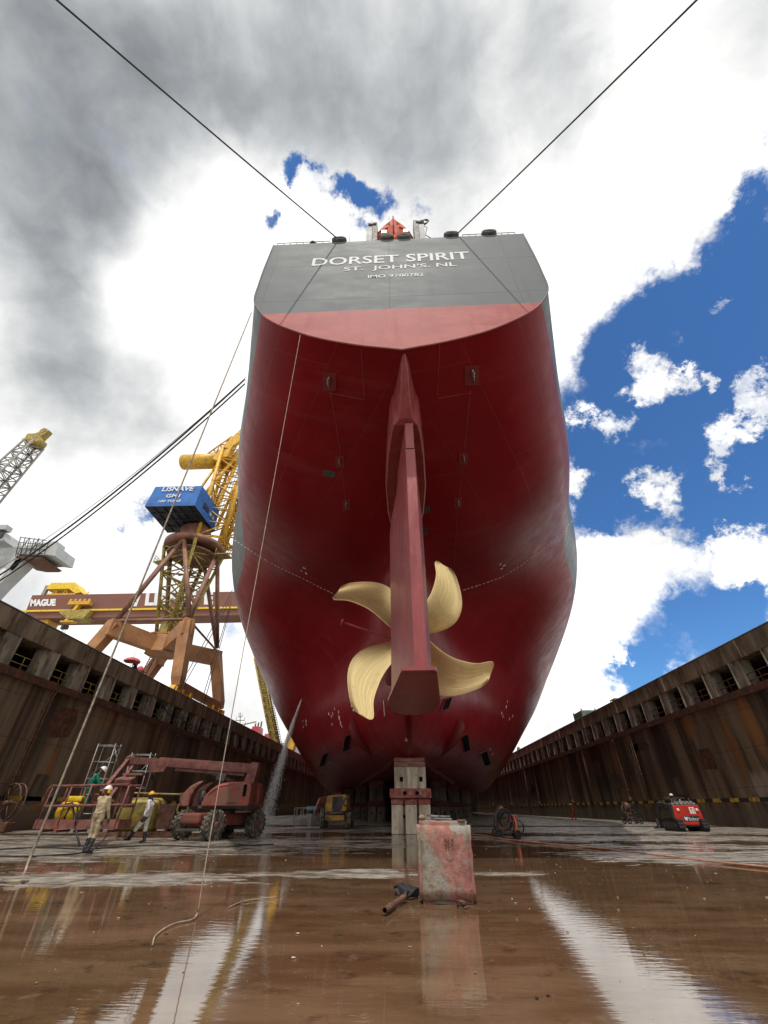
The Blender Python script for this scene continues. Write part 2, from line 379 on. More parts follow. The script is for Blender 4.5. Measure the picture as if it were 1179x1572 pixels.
M['kred']=mk('red_oxide_block',(.30,.07,.06),.8,var=.4,dirt=(.3,.22,.17),dlo=.5,dhi=.62,dscale=3)
M['ktimber']=mk('timber_cap',(.27,.13,.10),.85,var=.45,dirt=(.22,.04,.04),dscale=3,stretch=(.6,3,3))
M['beam']=mk('quay_beam_concrete',(.23,.18,.12),.85,var=.45,scale=1.3,dirt=(.10,.058,.03),dlo=.48,dhi=.64,dscale=1.2,bump=.4,bscale=6,stretch=(1,1,.25))
M['pillar']=mk('pillar_concrete',(.30,.265,.21),.85,var=.4,scale=2.,dirt=(.09,.058,.035),dlo=.5,dhi=.66,dscale=1.6,bump=.4,bscale=7,stretch=(1,1,.3))
M['rustledge']=mk('rust_ledge',(.12,.045,.024),.85,var=.5,scale=2.5,dirt=(.05,.03,.022),dlo=.47,dhi=.62,bump=.5,bscale=7)
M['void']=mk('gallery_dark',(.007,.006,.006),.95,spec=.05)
M['rust']=mk('rusty_steel',(.14,.065,.04),.75,var=.5,scale=4,dirt=(.06,.035,.025),bump=.3)
M['steel']=mk('galvanised_steel',(.27,.27,.27),.5,.5,var=.3,dirt=(.2,.14,.1),dlo=.55)
M['dksteel']=mk('dark_steel',(.075,.073,.07),.7,.1,var=.4,dirt=(.1,.06,.04),dlo=.55)
M['black']=mk('black_rubber',(.022,.022,.023),.7,var=.4,dirt=(.09,.075,.06),dlo=.55,dhi=.75)
M['tyre']=mk('muddy_tyre',(.055,.048,.04),.85,var=.5,dirt=(.16,.135,.105),dlo=.42,dhi=.6,dscale=5,bump=.4)
M['liftred']=mk('dusty_red_paint',(.27,.052,.036),.5,var=.4,scale=2,dirt=(.17,.075,.055),dlo=.42,dhi=.62,dscale=1.6)
M['liftdust']=mk('overspray_maroon',(.20,.075,.062),.75,var=.4,scale=3,dirt=(.10,.04,.035),dlo=.5,dhi=.66,dscale=2.5)
M['yellow']=mk('yellow_paint',(.66,.37,.03),.5,var=.3,dirt=(.30,.16,.04),dlo=.52,dhi=.7,dscale=.8)
M['yellowb']=mk('bright_yellow_paint',(.75,.50,.02),.5,var=.25,dirt=(.30,.2,.05),dlo=.55)
M['yellowd']=mk('dull_yellow_paint',(.36,.27,.055),.6,var=.45,dirt=(.14,.08,.04),dlo=.48,dscale=.9)
M['crbrown']=mk('brown_crane_paint',(.37,.175,.068),.6,var=.25,scale=.5,dirt=(.26,.11,.055),dlo=.52,dhi=.7,dscale=.7,bump=.05)
M['crtube']=mk('brown_tube_paint',(.22,.10,.062),.6,var=.35,scale=.6,dirt=(.10,.05,.04),dlo=.52,dscale=.5)
M['gantry']=mk('gantry_brown_paint',(.17,.062,.042),.6,var=.12,scale=.05,bump=.02)
M['blue']=mk('crane_blue_paint',(.012,.115,.40),.45,var=.22,scale=.6,dirt=(.02,.08,.25),dlo=.55,bump=.05)
M['dkblue']=mk('house_underside',(.020,.026,.036),.7,var=.4,scale=.8)
M['white']=mk('white_paint',(.78,.78,.76),.5,var=.08,bump=.03)
M['offwhite']=mk('ship_white_paint',(.42,.44,.44),.8,var=.12,scale=.3,dirt=(.4,.38,.34),dlo=.6,bump=.03)
M['greyst']=mk('davit_grey_paint',(.27,.26,.245),.8,var=.2,dirt=(.25,.2,.15),dlo=.55)
M['orange']=mk('lifeboat_orange',(.50,.075,.03),.85,var=.15,scale=1,dirt=(.35,.05,.03),dlo=.55,bump=.02)
M['glass']=mk('dark_glass',(.02,.025,.03),.1,var=.2,bump=0)
M['rope']=mk('tan_rope',(.36,.29,.22),.9,var=.35,scale=8,bump=.6,bscale=60)
M['moor']=mk('mooring_rope',(.05,.05,.052),.85,var=.3,scale=5,bump=.6,bscale=40)
M['cable']=mk('black_cable',(.02,.02,.021),.6,var=.3)
M['ohose']=mk('orange_hose',(.50,.24,.15),.6,var=.25,dirt=(.35,.22,.15),dlo=.55)
M['bottle']=mk('orange_bottle',(.6,.15,.05),.5)
M['kdark']=mk('shade_toned_keel_block',(.15,.125,.1),.9,var=.45,scale=2,dirt=(.10,.045,.03),stretch=(1,1,.3))  # side block concrete, darkened to carry the shade under the hull
M['kreddark']=mk('shade_toned_red_block',(.13,.03,.028),.85,var=.4)  # red plate of the side blocks, under-hull shade put into its colour
M['green']=mk('green_box_paint',(.09,.15,.10),.6,var=.25)
M['skidred']=mk('red_machine_paint',(.52,.032,.022),.4,var=.2,dirt=(.3,.03,.02),dlo=.58,bump=.03)
M['lettwhite']=mk('letter_white',(.70,.71,.70),.8,var=.12,scale=3,bump=0)
M['stripey']=mk('stripe_yellow',(.48,.33,.03),.7,var=.4,dirt=(.12,.085,.04),dlo=.45)
M['stripek']=mk('stripe_black',(.02,.02,.02),.8,var=.3)
M['pink']=mk('faded_pink_cloth',(.55,.12,.14),.85,var=.25,bump=.3)
M['redcontainer']=mk('funnel_red',(.45,.05,.06),.5,var=.15,scale=.3)
M['skin']=mk('skin',(.10,.05,.032),.55,var=.15,scale=8,bump=.1,bscale=60)
M['quay']=mk('quay_concrete',(.30,.28,.25),.85,var=.25,scale=.4)
M['terrain']=mk('ground_earth',(.22,.19,.14),.9,var=.3,scale=.05)
def fabric(name,c,dirt=None,dlo=.55,dhi=.75): return mk(name,c,.85,var=.28,scale=5,dirt=dirt,dlo=dlo,dhi=dhi,dscale=4,bump=.9,bscale=9,spec=.2)
M['fgreen']=fabric('green_coverall',(.008,.15,.095),(.02,.08,.06))
M['fbeige']=fabric('beige_coverall',(.42,.34,.22),(.30,.20,.13),.5,.7)
M['fwhite']=fabric('white_coverall',(.68,.68,.65),(.45,.42,.38))
M['forange']=fabric('orange_coverall',(.55,.07,.02))
M['fblack']=fabric('dark_clothes',(.03,.03,.035))
M['boot']=mk('rubber_boot',(.02,.022,.026),.45,var=.3,dirt=(.08,.07,.06),dlo=.55)
M['helmw']=mk('white_helmet',(.75,.74,.70),.35,var=.1,dirt=(.5,.4,.35),dlo=.58,bump=0)
M['helmy']=mk('yellow_helmet',(.75,.42,.01),.35,var=.1,bump=0)
M['scarf']=fabric('blue_face_cloth',(.03,.04,.16))
M['glove']=mk('work_glove',(.35,.16,.12),.8,var=.3)
def water_mat():
    t=NT('water_spray'); t.set(col=(.95,.97,.98),rough=.4,alpha=.62,ior=1.33); return t.m
M['spray']=water_mat()
M['fair']=mk('worn_grey_casting',(.13,.135,.14),.75,var=.4,dirt=(.05,.045,.04),dlo=.5)
M['yellowm']=mk('grimy_machine_yellow',(.42,.22,.025),.55,var=.4,dirt=(.12,.07,.02),dlo=.46,dscale=2)
def mist_mat():
    t=NT('spray_mist'); n=t.noise(t.mapping(t.pos(),(6,6,1.2)),1.,5,.7); t.set(col=(.95,.97,.98),rough=.9,spec=.05,alpha=t.rng(n,.38,.72,.0,.12)); return t.m
M['mist']=mist_mat()
M['wallpatch']=mk('patched_concrete',(.10,.082,.06),.9,var=.5,scale=1.4,dirt=(.05,.034,.022),dlo=.45,dhi=.65,stretch=(1,1,.25),bump=.4,bscale=5)
# ------------------------------------------------------------------ hull lines (Y forward, half breadth, height)
SX=0.33; ZK=3.95
# rows: s(=Y) per control column; each control point (Y, halfbreadth, z)
ZL=[3.95,4.6,6.0,8.0,10.0,12.0,14.0,16.0,18.0,20.2,23.0,26.0,27.8]
# counter rows (before the skeg): columns 6.. ; first entry is centreline bottom
T10=[(10,0,16.85),(10,2.0,17.35),(10,4.1,18.2),(10,6.2,19.75),(10,7.05,21.2),(10,7.2,23.2),(10,7.17,27.8)]
CR=[T10,
 [(15,0,15.6),(15,3.0,16.1),(15,5.8,17.1),(15,8.1,18.9),(15,8.95,20.8),(15,9.2,23.4),(15,9.35,27.8)],
]
SK=[(31,0,3.95),(27.2,0,4.5),(24.3,0,5.7),(22.6,0,7.2),(22.4,0,9.2),(21.3,0,12.0),(19.6,0,14.5)]
SKr=SK+[(20,4.0,15.0),(20,7.2,16.2),(20,10.0,18.2),(20,11.05,20.6),(20,11.45,23.4),(20,11.7,27.8)]
def hrow(Y,hb,zs=None):
    zs=zs or ZL
    return [(Y,h,z) for h,z in zip(hb,zs)]
ROWS=[SKr,
 hrow(32,[.6,1.5,2.5,2.9,2.7,3.0,4.7,8.0,11.8,14.4,15.6,16.1,16.3]),
 hrow(41,[1.8,4.2,6.2,7.2,7.7,8.8,11.0,13.8,16.4,18.2,19.3,19.9,20.1]),
 hrow(52,[3.6,7.2,9.8,11.3,12.6,14.2,16.0,17.7,19.5,20.9,21.8,22.4,22.6]),
 hrow(64,[5.6,9.4,12.2,14.2,15.9,17.6,19.2,20.5,21.7,22.5,22.9,23.0,23.0]),
 hrow(78,[7.5,10.8,13.6,16.2,18.4,20.1,21.5,22.4,22.9,23.0,23.0,23.0,23.0]),
 hrow(95,[11.0,14.0,17.0,19.3,21.0,22.1,22.7,23,23,23,23,23,23]),
 hrow(125,[16.5,18.9,21.2,22.6,23,23,23,23,23,23,23,23,23]),
 hrow(230,[19.3,21.2,22.6,23,23,23,23,23,23,23,23,23,23]),
 hrow(260,[13,15.5,18,19.5,20,20,20,20,20,20,20,20,20]),
 hrow(284,[.3,.4,.5,.6,.6,.6,.6,.6,.6,.6,.6,.6,.6]),
]
def cr(p0,p1,p2,p3,t,c0,c1,c2,c3):
    # centripetal-ish: nonuniform Catmull-Rom with knots c
    def L(a,b,ca,cb,x):
        w=0 if cb==ca else (x-ca)/(cb-ca)
        return [u+(v-u)*w for u,v in zip(a,b)]
    x=c1+(c2-c1)*t
    A1=L(p0,p1,c0,c1,x);A2=L(p1,p2,c1,c2,x);A3=L(p2,p3,c2,c3,x)
    B1=L(A1,A2,c0,c2,x);B2=L(A2,A3,c1,c3,x)
    return L(B1,B2,c1,c2,x)
def dist(a,b): return max(1e-3,math.sqrt(sum((u-v)**2 for u,v in zip(a,b))))
def spline(P,nper):
    k=[0]
    for a,b in zip(P,P[1:]): k.append(k[-1]+dist(a,b)**.6)
    out=[]
    for i in range(len(P)-1):
        p0=P[i-1] if i>0 else [2*a-b for a,b in zip(P[0],P[1])]
        c0=k[i-1] if i>0 else 2*k[0]-k[1]
        p3=P[i+2] if i+2<len(P) else [2*a-b for a,b in zip(P[-1],P[-2])]
        c3=k[i+2] if i+2<len(P) else 2*k[-1]-k[-2]
        for j in range(nper):
            out.append(cr(p0,P[i],P[i+1],p3,j/nper,c0,k[i],k[i+1],c3))
    out.append(list(P[-1]))
    return out
def patches(ns=6,nc=5):
    """counter patch grid and main patch grid: lists of rows of (Y,h,z)"""
    nC=len(T10)
    cols=[]
    for c in range(nC):
        pts=[r[c] for r in CR]+[r[6+c] for r in ROWS]
        cols.append(spline(pts,ns))
    lower=[]
    for c in range(6):
        lower.append(spline([r[c] for r in ROWS],ns))
    nb=len(CR)*ns
    counter=[spline([cols[c][i] for c in range(nC)],nc) for i in range(nb+1)]
    main=[]
    for i in range(nb,len(cols[0])):
        main.append(spline([lower[c][i-nb] for c in range(6)]+[cols[c][i] for c in range(nC)],nc))
    # make the shared row agree
    main[0][6*nc:]=[list(v) for v in counter[nb]]
    fix=lambda g:[[ (p[0],max(0.,p[1]),p[2]) for p in r] for r in g]
    return fix(counter),fix(main)
# ------------------------------------------------------------------ the ship
ship=thing('cargo_ship','huge red and grey ship standing stern-on in the dock, transom lettered in white','ship',(SX,10,ZK))
cgrid,mgrid=patches(8,6)
DECK=27.8
def hull_mesh():
    bm=bmesh.new(); uvl=bm.loops.layers.uv.new('UVMap')
    for grid in (cgrid,mgrid):
        # arc-length coordinates
        nr,nc=len(grid),len(grid[0])
        uvs=[]
        for i,r in enumerate(grid):
            v=0; row=[]
            for j in range(nc-1,-1,-1):
                if j<nc-1: v+=(Vector(r[j])-Vector(r[j+1])).length
                row.append((r[j][0],v))
            uvs.append(row[::-1])
        for sg in (-1,1):
            vs=[[bm.verts.new((SX+sg*p[1],p[0],p[2])) for p in r] for r in grid]
            for i in range(nr-1):
                for j in range(nc-1):
                    q=[(i,j),(i+1,j),(i+1,j+1),(i,j+1)]
                    if sg>0: q=q[::-1]
                    try: f=bm.faces.new([vs[a][b] for a,b in q])
                    except ValueError: continue
                    f.smooth=True
                    for l,(a,b) in zip(f.loops,q): l[uvl].uv=(uvs[a][b][0],uvs[a][b][1]+(40 if sg>0 else 0))
    # deck and flat bottom
    edge=[r[-1] for r in cgrid]+[r[-1] for r in mgrid][1:]
    for a,b in zip(edge,edge[1:]):
        bm.faces.new([bm.verts.new(p) for p in ((SX-a[1],a[0],DECK),(SX+a[1],a[0],DECK),(SX+b[1],b[0],DECK),(SX-b[1],b[0],DECK))])
    bot=[r[0] for r in mgrid]
    for a,b in zip(bot,bot[1:]):
        bm.faces.new([bm.verts.new(p) for p in ((SX-a[1],a[0],a[2]),(SX-b[1],b[0],b[2]),(SX+b[1],b[0],b[2]),(SX+a[1],a[0],a[2]))])
    bmesh.ops.remove_doubles(bm,verts=bm.verts[:],dist=.004)
    bmesh.ops.dissolve_degenerate(bm,edges=bm.edges[:],dist=.003)
    me=bpy.data.meshes.new('hull'); bm.to_mesh(me); me.materials.append(M['hull'])
    tree=BVHTree.FromBMesh(bm); bm.free(); return me,tree
hme,HULL=hull_mesh()
link('hull',hme,ship)
def hit(x,y):
    loc,n,i,d=HULL.ray_cast(EYE,ray(x,y))
    if loc is None: raise Exception('no hull at %s %s'%(x,y))
    if n.dot(EYE-loc)<0: n=-n
    return loc,n
# transom plate closing the stern
t0=cgrid[0]
poly=[(SX-p[1],9.985,p[2]) for p in t0[::-1]]+[(SX+p[1],9.985,p[2]) for p in t0[1:]]
mb=MB(); mb.prism(poly,(0,.015,0)); tr=mb.build('transom',M['transom'],ship)
# rolled edge bead round the transom
mb=MB(); mb.tube([(p[0],9.99,p[2]) for p in poly],.045,6); mb.build('transom_edge',M['transom'],tr)
# lettering
W=M['lettwhite']
# words placed side by side on the transom
TY=9.974
text('lettering','DORSET SPIRIT',(-4.32,TY,24.9),(4.16,TY,24.9),(-4.32,TY,25.8),W,tr,bold=.014,thick=(0,-.004,0))
text('lettering',"ST.  JOHN'S. NL",(-2.55,TY,24.02),(3.39,TY,24.02),(-2.55,TY,24.6),W,tr,bold=.012,thick=(0,-.004,0))
text('lettering','IMO 9780782',(-1.24,TY,23.24),(1.62,TY,23.24),(-1.24,TY,23.56),W,tr,bold=.012,thick=(0,-.004,0))
# ---- head box over the rudder
RXc=SX+.1
mb=MB(); rows=[]
def counter_z(Y):
    loc,n,i,d=HULL.ray_cast(Vector((SX+.05,Y,5)),Vector((0,0,1))); return loc.z if loc else 14.5
for Y,wb,wt,zb in ((10.15,.03,.06,16.75),(10.6,.16,.2,16.2),(11.2,.2,.34,15.55),(11.9,.32,.5,14.75),(12.15,.55,.62,14.62),(12.7,.68,.72,14.6),(14,.86,.86,14.5),(16,1.02,1.0,14.35),(18,.98,.95,14.2),(19.4,.8,.75,14.05),(20.3,.45,.4,14.0)):
    zt=counter_z(Y)+.25 if Y>10.2 else 17.1
    rows.append([(RXc-wt,Y,zt),(RXc-(wt+wb)/2-.02,Y,(zt+zb)/2),(RXc-wb,Y,zb+.06),(RXc-wb+.06,Y,zb),(RXc+wb-.06,Y,zb),(RXc+wb,Y,zb+.06),(RXc+(wt+wb)/2+.02,Y,(zt+zb)/2),(RXc+wt,Y,zt)])
mb.loft(rows,caps=True,smooth=False); mb.build('rudder_head_box',M['rudder'],ship)
# ---- rudder
rud=None
def foil(half,Y0,Y1,z,sc=1.0,tilt=(.13,-.32)):
    out=[]
    for sg,seq in ((-1,half),(1,half[::-1])):
        for t,w in seq: out.append((RXc+tilt[0]+tilt[1]*t+sg*w*sc,Y0+(Y1-Y0)*t,z))    # helm a degree over
    return out
PR=[(0,.18),(.01,.2),(.2,.40),(.42,.62),(.62,.76),(.78,.73),(.9,.55),(.97,.32),(1,.06)]
mb=MB(); rows=[]
for z,sc,Y0,Y1 in ((4.5,1,12.05,18.7),(6,1,12.05,18.7),(9,1,12.04,18.6),(11.6,1,12.03,18.4),(12.5,.85,12.02,18.2),(13.1,.66,12.02,18.0)):
    rows.append(foil([(t,w*(sc if t>.015 else 1)) for t,w in PR],Y0,Y1,z))
mb.loft(rows,close=True,caps=True,smooth=False); rud=mb.build('rudder',M['rudder'],ship)
mb=MB(); mb.loft([foil([(0,.17),(.5,.36),(.9,.36),(1,.1)],12.02,17.6,z) for z in (13.05,14.58)],close=True,caps=True,smooth=False); mb.build('rudder_neck',M['rudder'],rud)
mb=MB(); BP=[(0,.46),(.03,.52),(.6,.95),(.74,.97),(.86,.85),(.95,.55),(1,.22)]
mb.loft([foil(BP,12.0,18.8,z,1.0,(.06,-.12)) for z in (4.4,4.5)],close=True,caps=True,smooth=False); mb.build('rudder_sole_plate',M['rudder'],rud)
# ---- propeller
HC=Vector((SX,20.3,8.25))
prop=bpy.data.objects.new('propeller',None); COL.objects.link(prop); prop.location=HC; par(prop,ship)
mb=MB(); mb.lathe(HC,(0,1,0),[(.05,-1.5),(.35,-1.35),(.55,-1.0),(.66,-.5),(.72,0),(.78,.8),(.85,1.3)],28,M['bronze']); mb.build('hub',M['bronze'],prop)
# blade: (radius, leading edge angle, trailing edge angle) measured from the blade's own axis
BLD=[(.62,-48,30),(.9,-50,16),(1.35,-49,5),(1.9,-48,0),(2.45,-45,-.5),(2.9,-39.5,1),(3.3,-31.5,2.5),(3.6,-23,4),(3.85,-16,6.5),(4.04,-11.5,8),(4.18,-8,8.5),(4.27,-4,6.5)]
def blade_mesh(ang):
    bm=bmesh.new(); uvl=bm.loops.layers.uv.new('UVMap'); NC=12
    rad=[b[0] for b in BLD]
    front=[];back=[]
    for k,(r,a0,a1) in enumerate(BLD):
        fr=[];bk=[]
        for j in range(NC+1):
            t=j/NC; rel=a0+(a1-a0)*t; a=R_(ang+rel)
            y=-.8*R_(rel+18)-.25*(r/4.2)**2
            thick=(.2*(1-r/4.5)+.02)*(math.sin(math.pi*t)**.7 if 0<j<NC else 0)+.014
            cup=.12*math.sin(math.pi*t)*(r/4.2)
            P=Vector((math.cos(a)*r,y+cup,math.sin(a)*r))
            fr.append(bm.verts.new(HC+P-Vector((0,thick/2,0)))); bk.append(bm.verts.new(HC+P+Vector((0,thick/2,0))))
        front.append(fr);back.append(bk)
    nr=len(BLD)
    def F(vs,uv):
        f=bm.faces.new(vs); f.smooth=True
        for l,u in zip(f.loops,uv): l[uvl].uv=u
    for i in range(nr-1):
        for j in range(NC):
            uv=[(j/NC,rad[i]/4.2),((j+1)/NC,rad[i]/4.2),((j+1)/NC,rad[i+1]/4.2),(j/NC,rad[i+1]/4.2)]
            F([front[i][j],front[i][j+1],front[i+1][j+1],front[i+1][j]],uv); F([back[i][j+1],back[i][j],back[i+1][j],back[i+1][j+1]],[uv[1],uv[0],uv[3],uv[2]])
        for j in (0,NC):
            uv=[(j/NC,rad[i]/4.2)]*2+[(j/NC,rad[i+1]/4.2)]*2
            F([front[i][j],back[i][j],back[i+1][j],front[i+1][j]],uv)
    for j in range(NC):
        F([front[-1][j],front[-1][j+1],back[-1][j+1],back[-1][j]],[(j/NC,1)]*4); F([front[0][j+1],front[0][j],back[0][j],back[0][j+1]],[(j/NC,0)]*4)
    bmesh.ops.recalc_face_normals(bm,faces=bm.faces[:])
    me=bpy.data.meshes.new('blade'); bm.to_mesh(me); bm.free(); me.materials.append(M['bronze']); return me
for a in (-121,-29,59,147): 
    b=link('blade',blade_mesh(a),prop); md=b.modifiers.new('sub','SUBSURF'); md.levels=1; md.render_levels=2
# stern boss on the skeg
mb=MB(); mb.lathe(HC,(0,1,0),[(.86,1.32),(.95,1.7),(1.1,2.6),(1.35,4.5),(1.5,7)],28); mb.build('stern_boss',M['hull'],ship)
# tube with a flanged end beside the hub
mb=MB(); a=onY(526,955,19.2); b=onY(600,980,19.9); mb.cyl(a,b,.05,n=8); mb.cyl(a,a+(a-b).normalized()*.08,.17,n=12); tag(mb.build('flanged_pipe',M['rudder'],None),'thin dark red pipe with a flanged end sticking out left of the propeller hub','pipe')
# ---- plates, lugs, fins and marks on the shell
def patch(name,px,off,mat,parent=ship,thick=.04):
    mb=MB(); P=[hit(*q) for q in px]; n=sum((q[1] for q in P),Vector()).normalized()
    mb.prism([q[0]+n*off for q in P],n*thick); return mb.build(name,mat,parent)
def chest(cx,cy,w,h,sk=0):
    px=[(cx-w/2-sk,cy-h/2+2),(cx+w/2-sk,cy-h/2-2),(cx+w/2+sk,cy+h/2-1),(cx-w/2+sk,cy+h/2+2)]
    fr=patch('sea_chest',[(cx+(x-cx)*1.3,cy+(y-cy)*1.14) for x,y in px],.06,M['hull'])
    patch('grating',px,.13,M['void'],fr,.02)
chest(534,1139,8,22,-2); chest(714,1139,8,22,2); chest(498,1165,8,18,-3); chest(745,1163,8,18,3); chest(684,1080,9,16,-3)
for x,y,h in ((506,588,24),(724,578,26),(522,710,16),(711,705,16),(532,776,14),(703,773,14)):
    w=h*.42
    pl=patch('lifting_lug',[(x-w,y-h*.62),(x+w,y-h*.66),(x+w,y+h*.5),(x-w,y+h*.54)],.005,M['hull'],ship,.03)
    P,n=hit(x,y-h*.25); mb=MB(); r=(P-EYE).length*.0042*(h/22)
    mb.box(P+n*r*1.0,(r*.8,r*2.2,r*1.6)); mb.torus(P+n*r*1.9-V(0,0,r*.8),(1,0,0),r*1.05,r*.28,12,6); P2,n2=hit(x+1,y+h*.32); mb.cyl(P+n*r*1.9-V(0,0,r*1.9),P2+n2*r*1.2,r*.42,n=6); mb.build('ring',M['steel'],pl)
# pale square cover plates by the counter
for px in ([(497,721),(515,724),(515,733),(497,731)],[(651,778),(660,776),(660,786),(651,788)],[(648,812),(657,810),(657,820),(648,822)]): patch('cover_plate',px,.01,M['dksteel'],ship,.02)
# crescent fins low on the run
for side,pts in ((-1,[(543,1104),(547,1115),(552,1127),(558,1139),(565,1150),(572,1161)]),(1,[(705,1103),(701,1114),(696,1126),(690,1138),(684,1149),(677,1161)])):
    mb=MB(); rows=[]
    for i,q in enumerate(pts):
        P,n=hit(*q); h=(.35,.75,.85,.75,.5,.1)[i]
        d=Vector((side*.75,-.7,-.25)).normalized(); s=Vector((0,1,0))*.05
        rows.append([P-d*.2-s,P+d*h-s*.6,P+d*h+s*.6,P-d*.2+s])
    mb.loft(rows,close=True,caps=True); mb.build('guide_fin',M['hull'],ship)
# white dashes along a frame, with frame numbers, and small draught marks
def lerp(pts,n):
    seg=[math.dist(a,b) for a,b in zip(pts,pts[1:])]; T=sum(seg); out=[]
    for i in range(n):
        d=T*i/(n-1); k=0
        while k<len(seg)-1 and d>seg[k]: d-=seg[k]; k+=1
        u=d/seg[k]; a,b=pts[k],pts[k+1]; out.append((a[0]+(b[0]-a[0])*u,a[1]+(b[1]-a[1])*u))
    return out
mb=MB()
for line,n in (([(360,829),(400,855),(430,872),(465,888),(490,901),(516,913)],30),([(711,906),(745,895),(770,886),(800,868),(830,845),(860,819),(878,800)],32)):
    L=lerp(line,n*2)
    for i in range(0,n*2-1,2):
        a,n1=hit(*L[i]); b,n2=hit(*L[i+1]); b=a+(b-a)*(.95 if i%6 else 1.3)
        w=n1.cross(b-a).normalized()*.045
        mb.prism([a-w+n1*.012,b-w+n2*.012,b+w+n2*.012,a+w+n1*.012],n1*.006)
mb.build('frame_dashes',M['lettwhite'],ship)
mb=MB()
def dab(x,y,w,h):
    if HULL.ray_cast(EYE,ray(x,y))[0] is None: return
    P,n=hit(x,y); u=Vector((1,0,0)); u=(u-n*u.dot(n)).normalized(); v=n.cross(u); 
    mb.prism([P+n*.012+u*(i*w)+v*(j*h) for i,j in ((-1,-1),(1,-1),(1,1),(-1,1))],n*.006)
for x,y in ((509,1100),(510,1112),(505,1096),(511,1096),(520,1093),(514,1088),(523,1110),(525,1115),(521,1102),(540,1083),(543,1090),(467,872),(463,876),(470,880),(768,866),(774,868),(770,873),(446,1120),(443,1136),(420,1142),(465,1107),(470,1107),(466,1116),(470,1112),(452,1148),(458,1154),(770,1095),(772,1100),(779,1077),(777,1085),(782,1104),(787,1099),(752,1150),(756,1157),(740,1174),(491,1170),(506,1171)):
    dab(x,y,random.uniform(.05,.16),random.uniform(.08,.18))
for i in range(16): dab(586+i*.3-(i>8)*.1,1030+i*4.4,.05,.14) if i>10 else None
for x,y in ((623,1137),(625,1136),(624,1134)): dab(x,y,.06,.06)
mb.build('draught_marks',M['lettwhite'],ship)
# long weld beads as on the counter
mb=MB()
for ln in ([(675,528),(671,612)],[(671,612),(722,603)],[(554,530),(560,614)],[(505,603),(560,614)],[(722,600),(704,770)],[(508,604),(524,700)],[(524,720),(532,775)],[(702,780),(697,880)]):
    L=lerp(ln,14); pts=[]
    for q in L:
        P,n=hit(*q); pts.append(P+n*.004)
    mb.tube(pts,.014,5)
mb.build('weld_bead',mk('weld_bead_paint',(.26,.06,.06),.5,bump=0),ship)
# ---- gear on the poop
def fairlead(px,w,rz=0,y=9.95):
    c=onY(px,367,10.1); mb=MB(); X=c.x
    n=22; rows=[]
    for k in range(8):
        a=2*math.pi*k/8; rr=.10
        rows.append([(X+math.cos(2*math.pi*i/n)*(w/2-.13+rr*math.cos(a)),10.0+.2*math.sin(a)*.9,28.05+math.sin(2*math.pi*i/n)*(.12+rr*math.cos(a)*.9)) for i in range(n)])
    rs=mb.loft(rows+[rows[0]],close=True); mb.box((X,10.15,27.86),(w*.9,.3,.14)); return mb.build('fairlead',M['fair'],ship)
for px,w in ((522,.95),(594,.9),(620,.9),(693,.95),(752,.95)): fairlead(px,w)
for sg,x0,x1 in ((1,onY(424,373,10).x,onY(505,368,10).x),(1,onY(712,362,10).x,onY(793,358,10).x)):
    mb=MB(); n=9
    for i in range(n): x=x0+(x1-x0)*i/(n-1); mb.cyl((x,10.15,27.8),(x,10.15,28.45),.022,n=5)
    for z in (28.12,28.45): mb.cyl((x0,10.15,z),(x1,10.15,z),.02,n=5)
    mb.build('rail',M['dksteel'],ship)
x=onY(538,360,10.6).x; mb=MB(); mb.cyl((x,10.6,27.8),(x-.02,10.5,30.1),.035,.02,n=6); fs=mb.build('flagstaff',M['greyst'],ship)
mb=MB(); rows=[[(x+.02-.22*u-.05*math.sin(3*u),10.55+.08*math.sin(5*u+j),28.2+.75*(1-u*.3)*j/4+.05) for j in range(5)] for u in (0,.3,.6,.9)]
mb.loft(rows); mb.loft([[(p[0]+.006,p[1]+.01,p[2]) for p in r] for r in rows]); mb.build('flag',mk('red_flag_cloth',(.45,.03,.03),.8),fs)
xx=onY(483,362,10.4).x; mb=MB(); mb.cyl((xx,10.4,27.8),(xx,10.4,28.55),.13,n=10); mb.sphere((xx+.05,10.35,28.65),.2,sc=(1,1,.75)); mb.cyl((xx-.15,10.4,28.1),(xx-.15,10.4,28.6),.05,n=6); mb.build('vent_cowl',M['dksteel'],ship)
# stern frame that carries the lifeboat
mb=MB()
for xl,xr in ((563,578),(634,655)):
    a=onY(xl,360,10.8).x; b=onY(xr,360,10.8).x
    mb.box(((a+b)/2-.12*(1 if xl<600 else -1),10.75,29.5),(.34,.5,3.6),m=M['offwhite']); mb.box(((a+b)/2+.22*(1 if xl<600 else -1),10.8,29.85),(.3,.6,4.3),m=M['greyst'])
    mb.cyl(((a+b)/2-.2,10.6,31.6),((a+b)/2+.3,10.6,31.6),.18,n=10,m=M['dksteel'])
a=onY(578,360,10.8).x; b=onY(634,360,10.8).x
mb.box(((a+b)/2,10.9,28.7),(b-a+.6,.3,.35),m=M['offwhite']); mb.box(((a+b)/2,10.9,28.25),(b-a+.6,.25,.2),m=M['greyst'])
mb.box((a+.5,11.3,29.2),(.3,2.5,.4),m=M['white']); mb.box((b-.5,11.3,29.2),(.3,2.5,.4),m=M['white'])
dv=mb.build('lifeboat_cradle',None,ship)
mb=MB(); c=onY(648,342,10.7); 
for k in range(3): mb.torus(c+V(.1*k,-.05*k,-.03*k),(.1,1,.1),.33-.05*k,.025,18,5)
mb.tube([c+V(0,0,-.3),c+V(.25,-.1,-1.1),c+V(.1,0,-1.9),c+V(.4,0,-2.4)],.025,5)
tag(mb.build('cable_coil',M['cable'],None),'small dark coil of cable hung on the right post of the lifeboat cradle','cable')
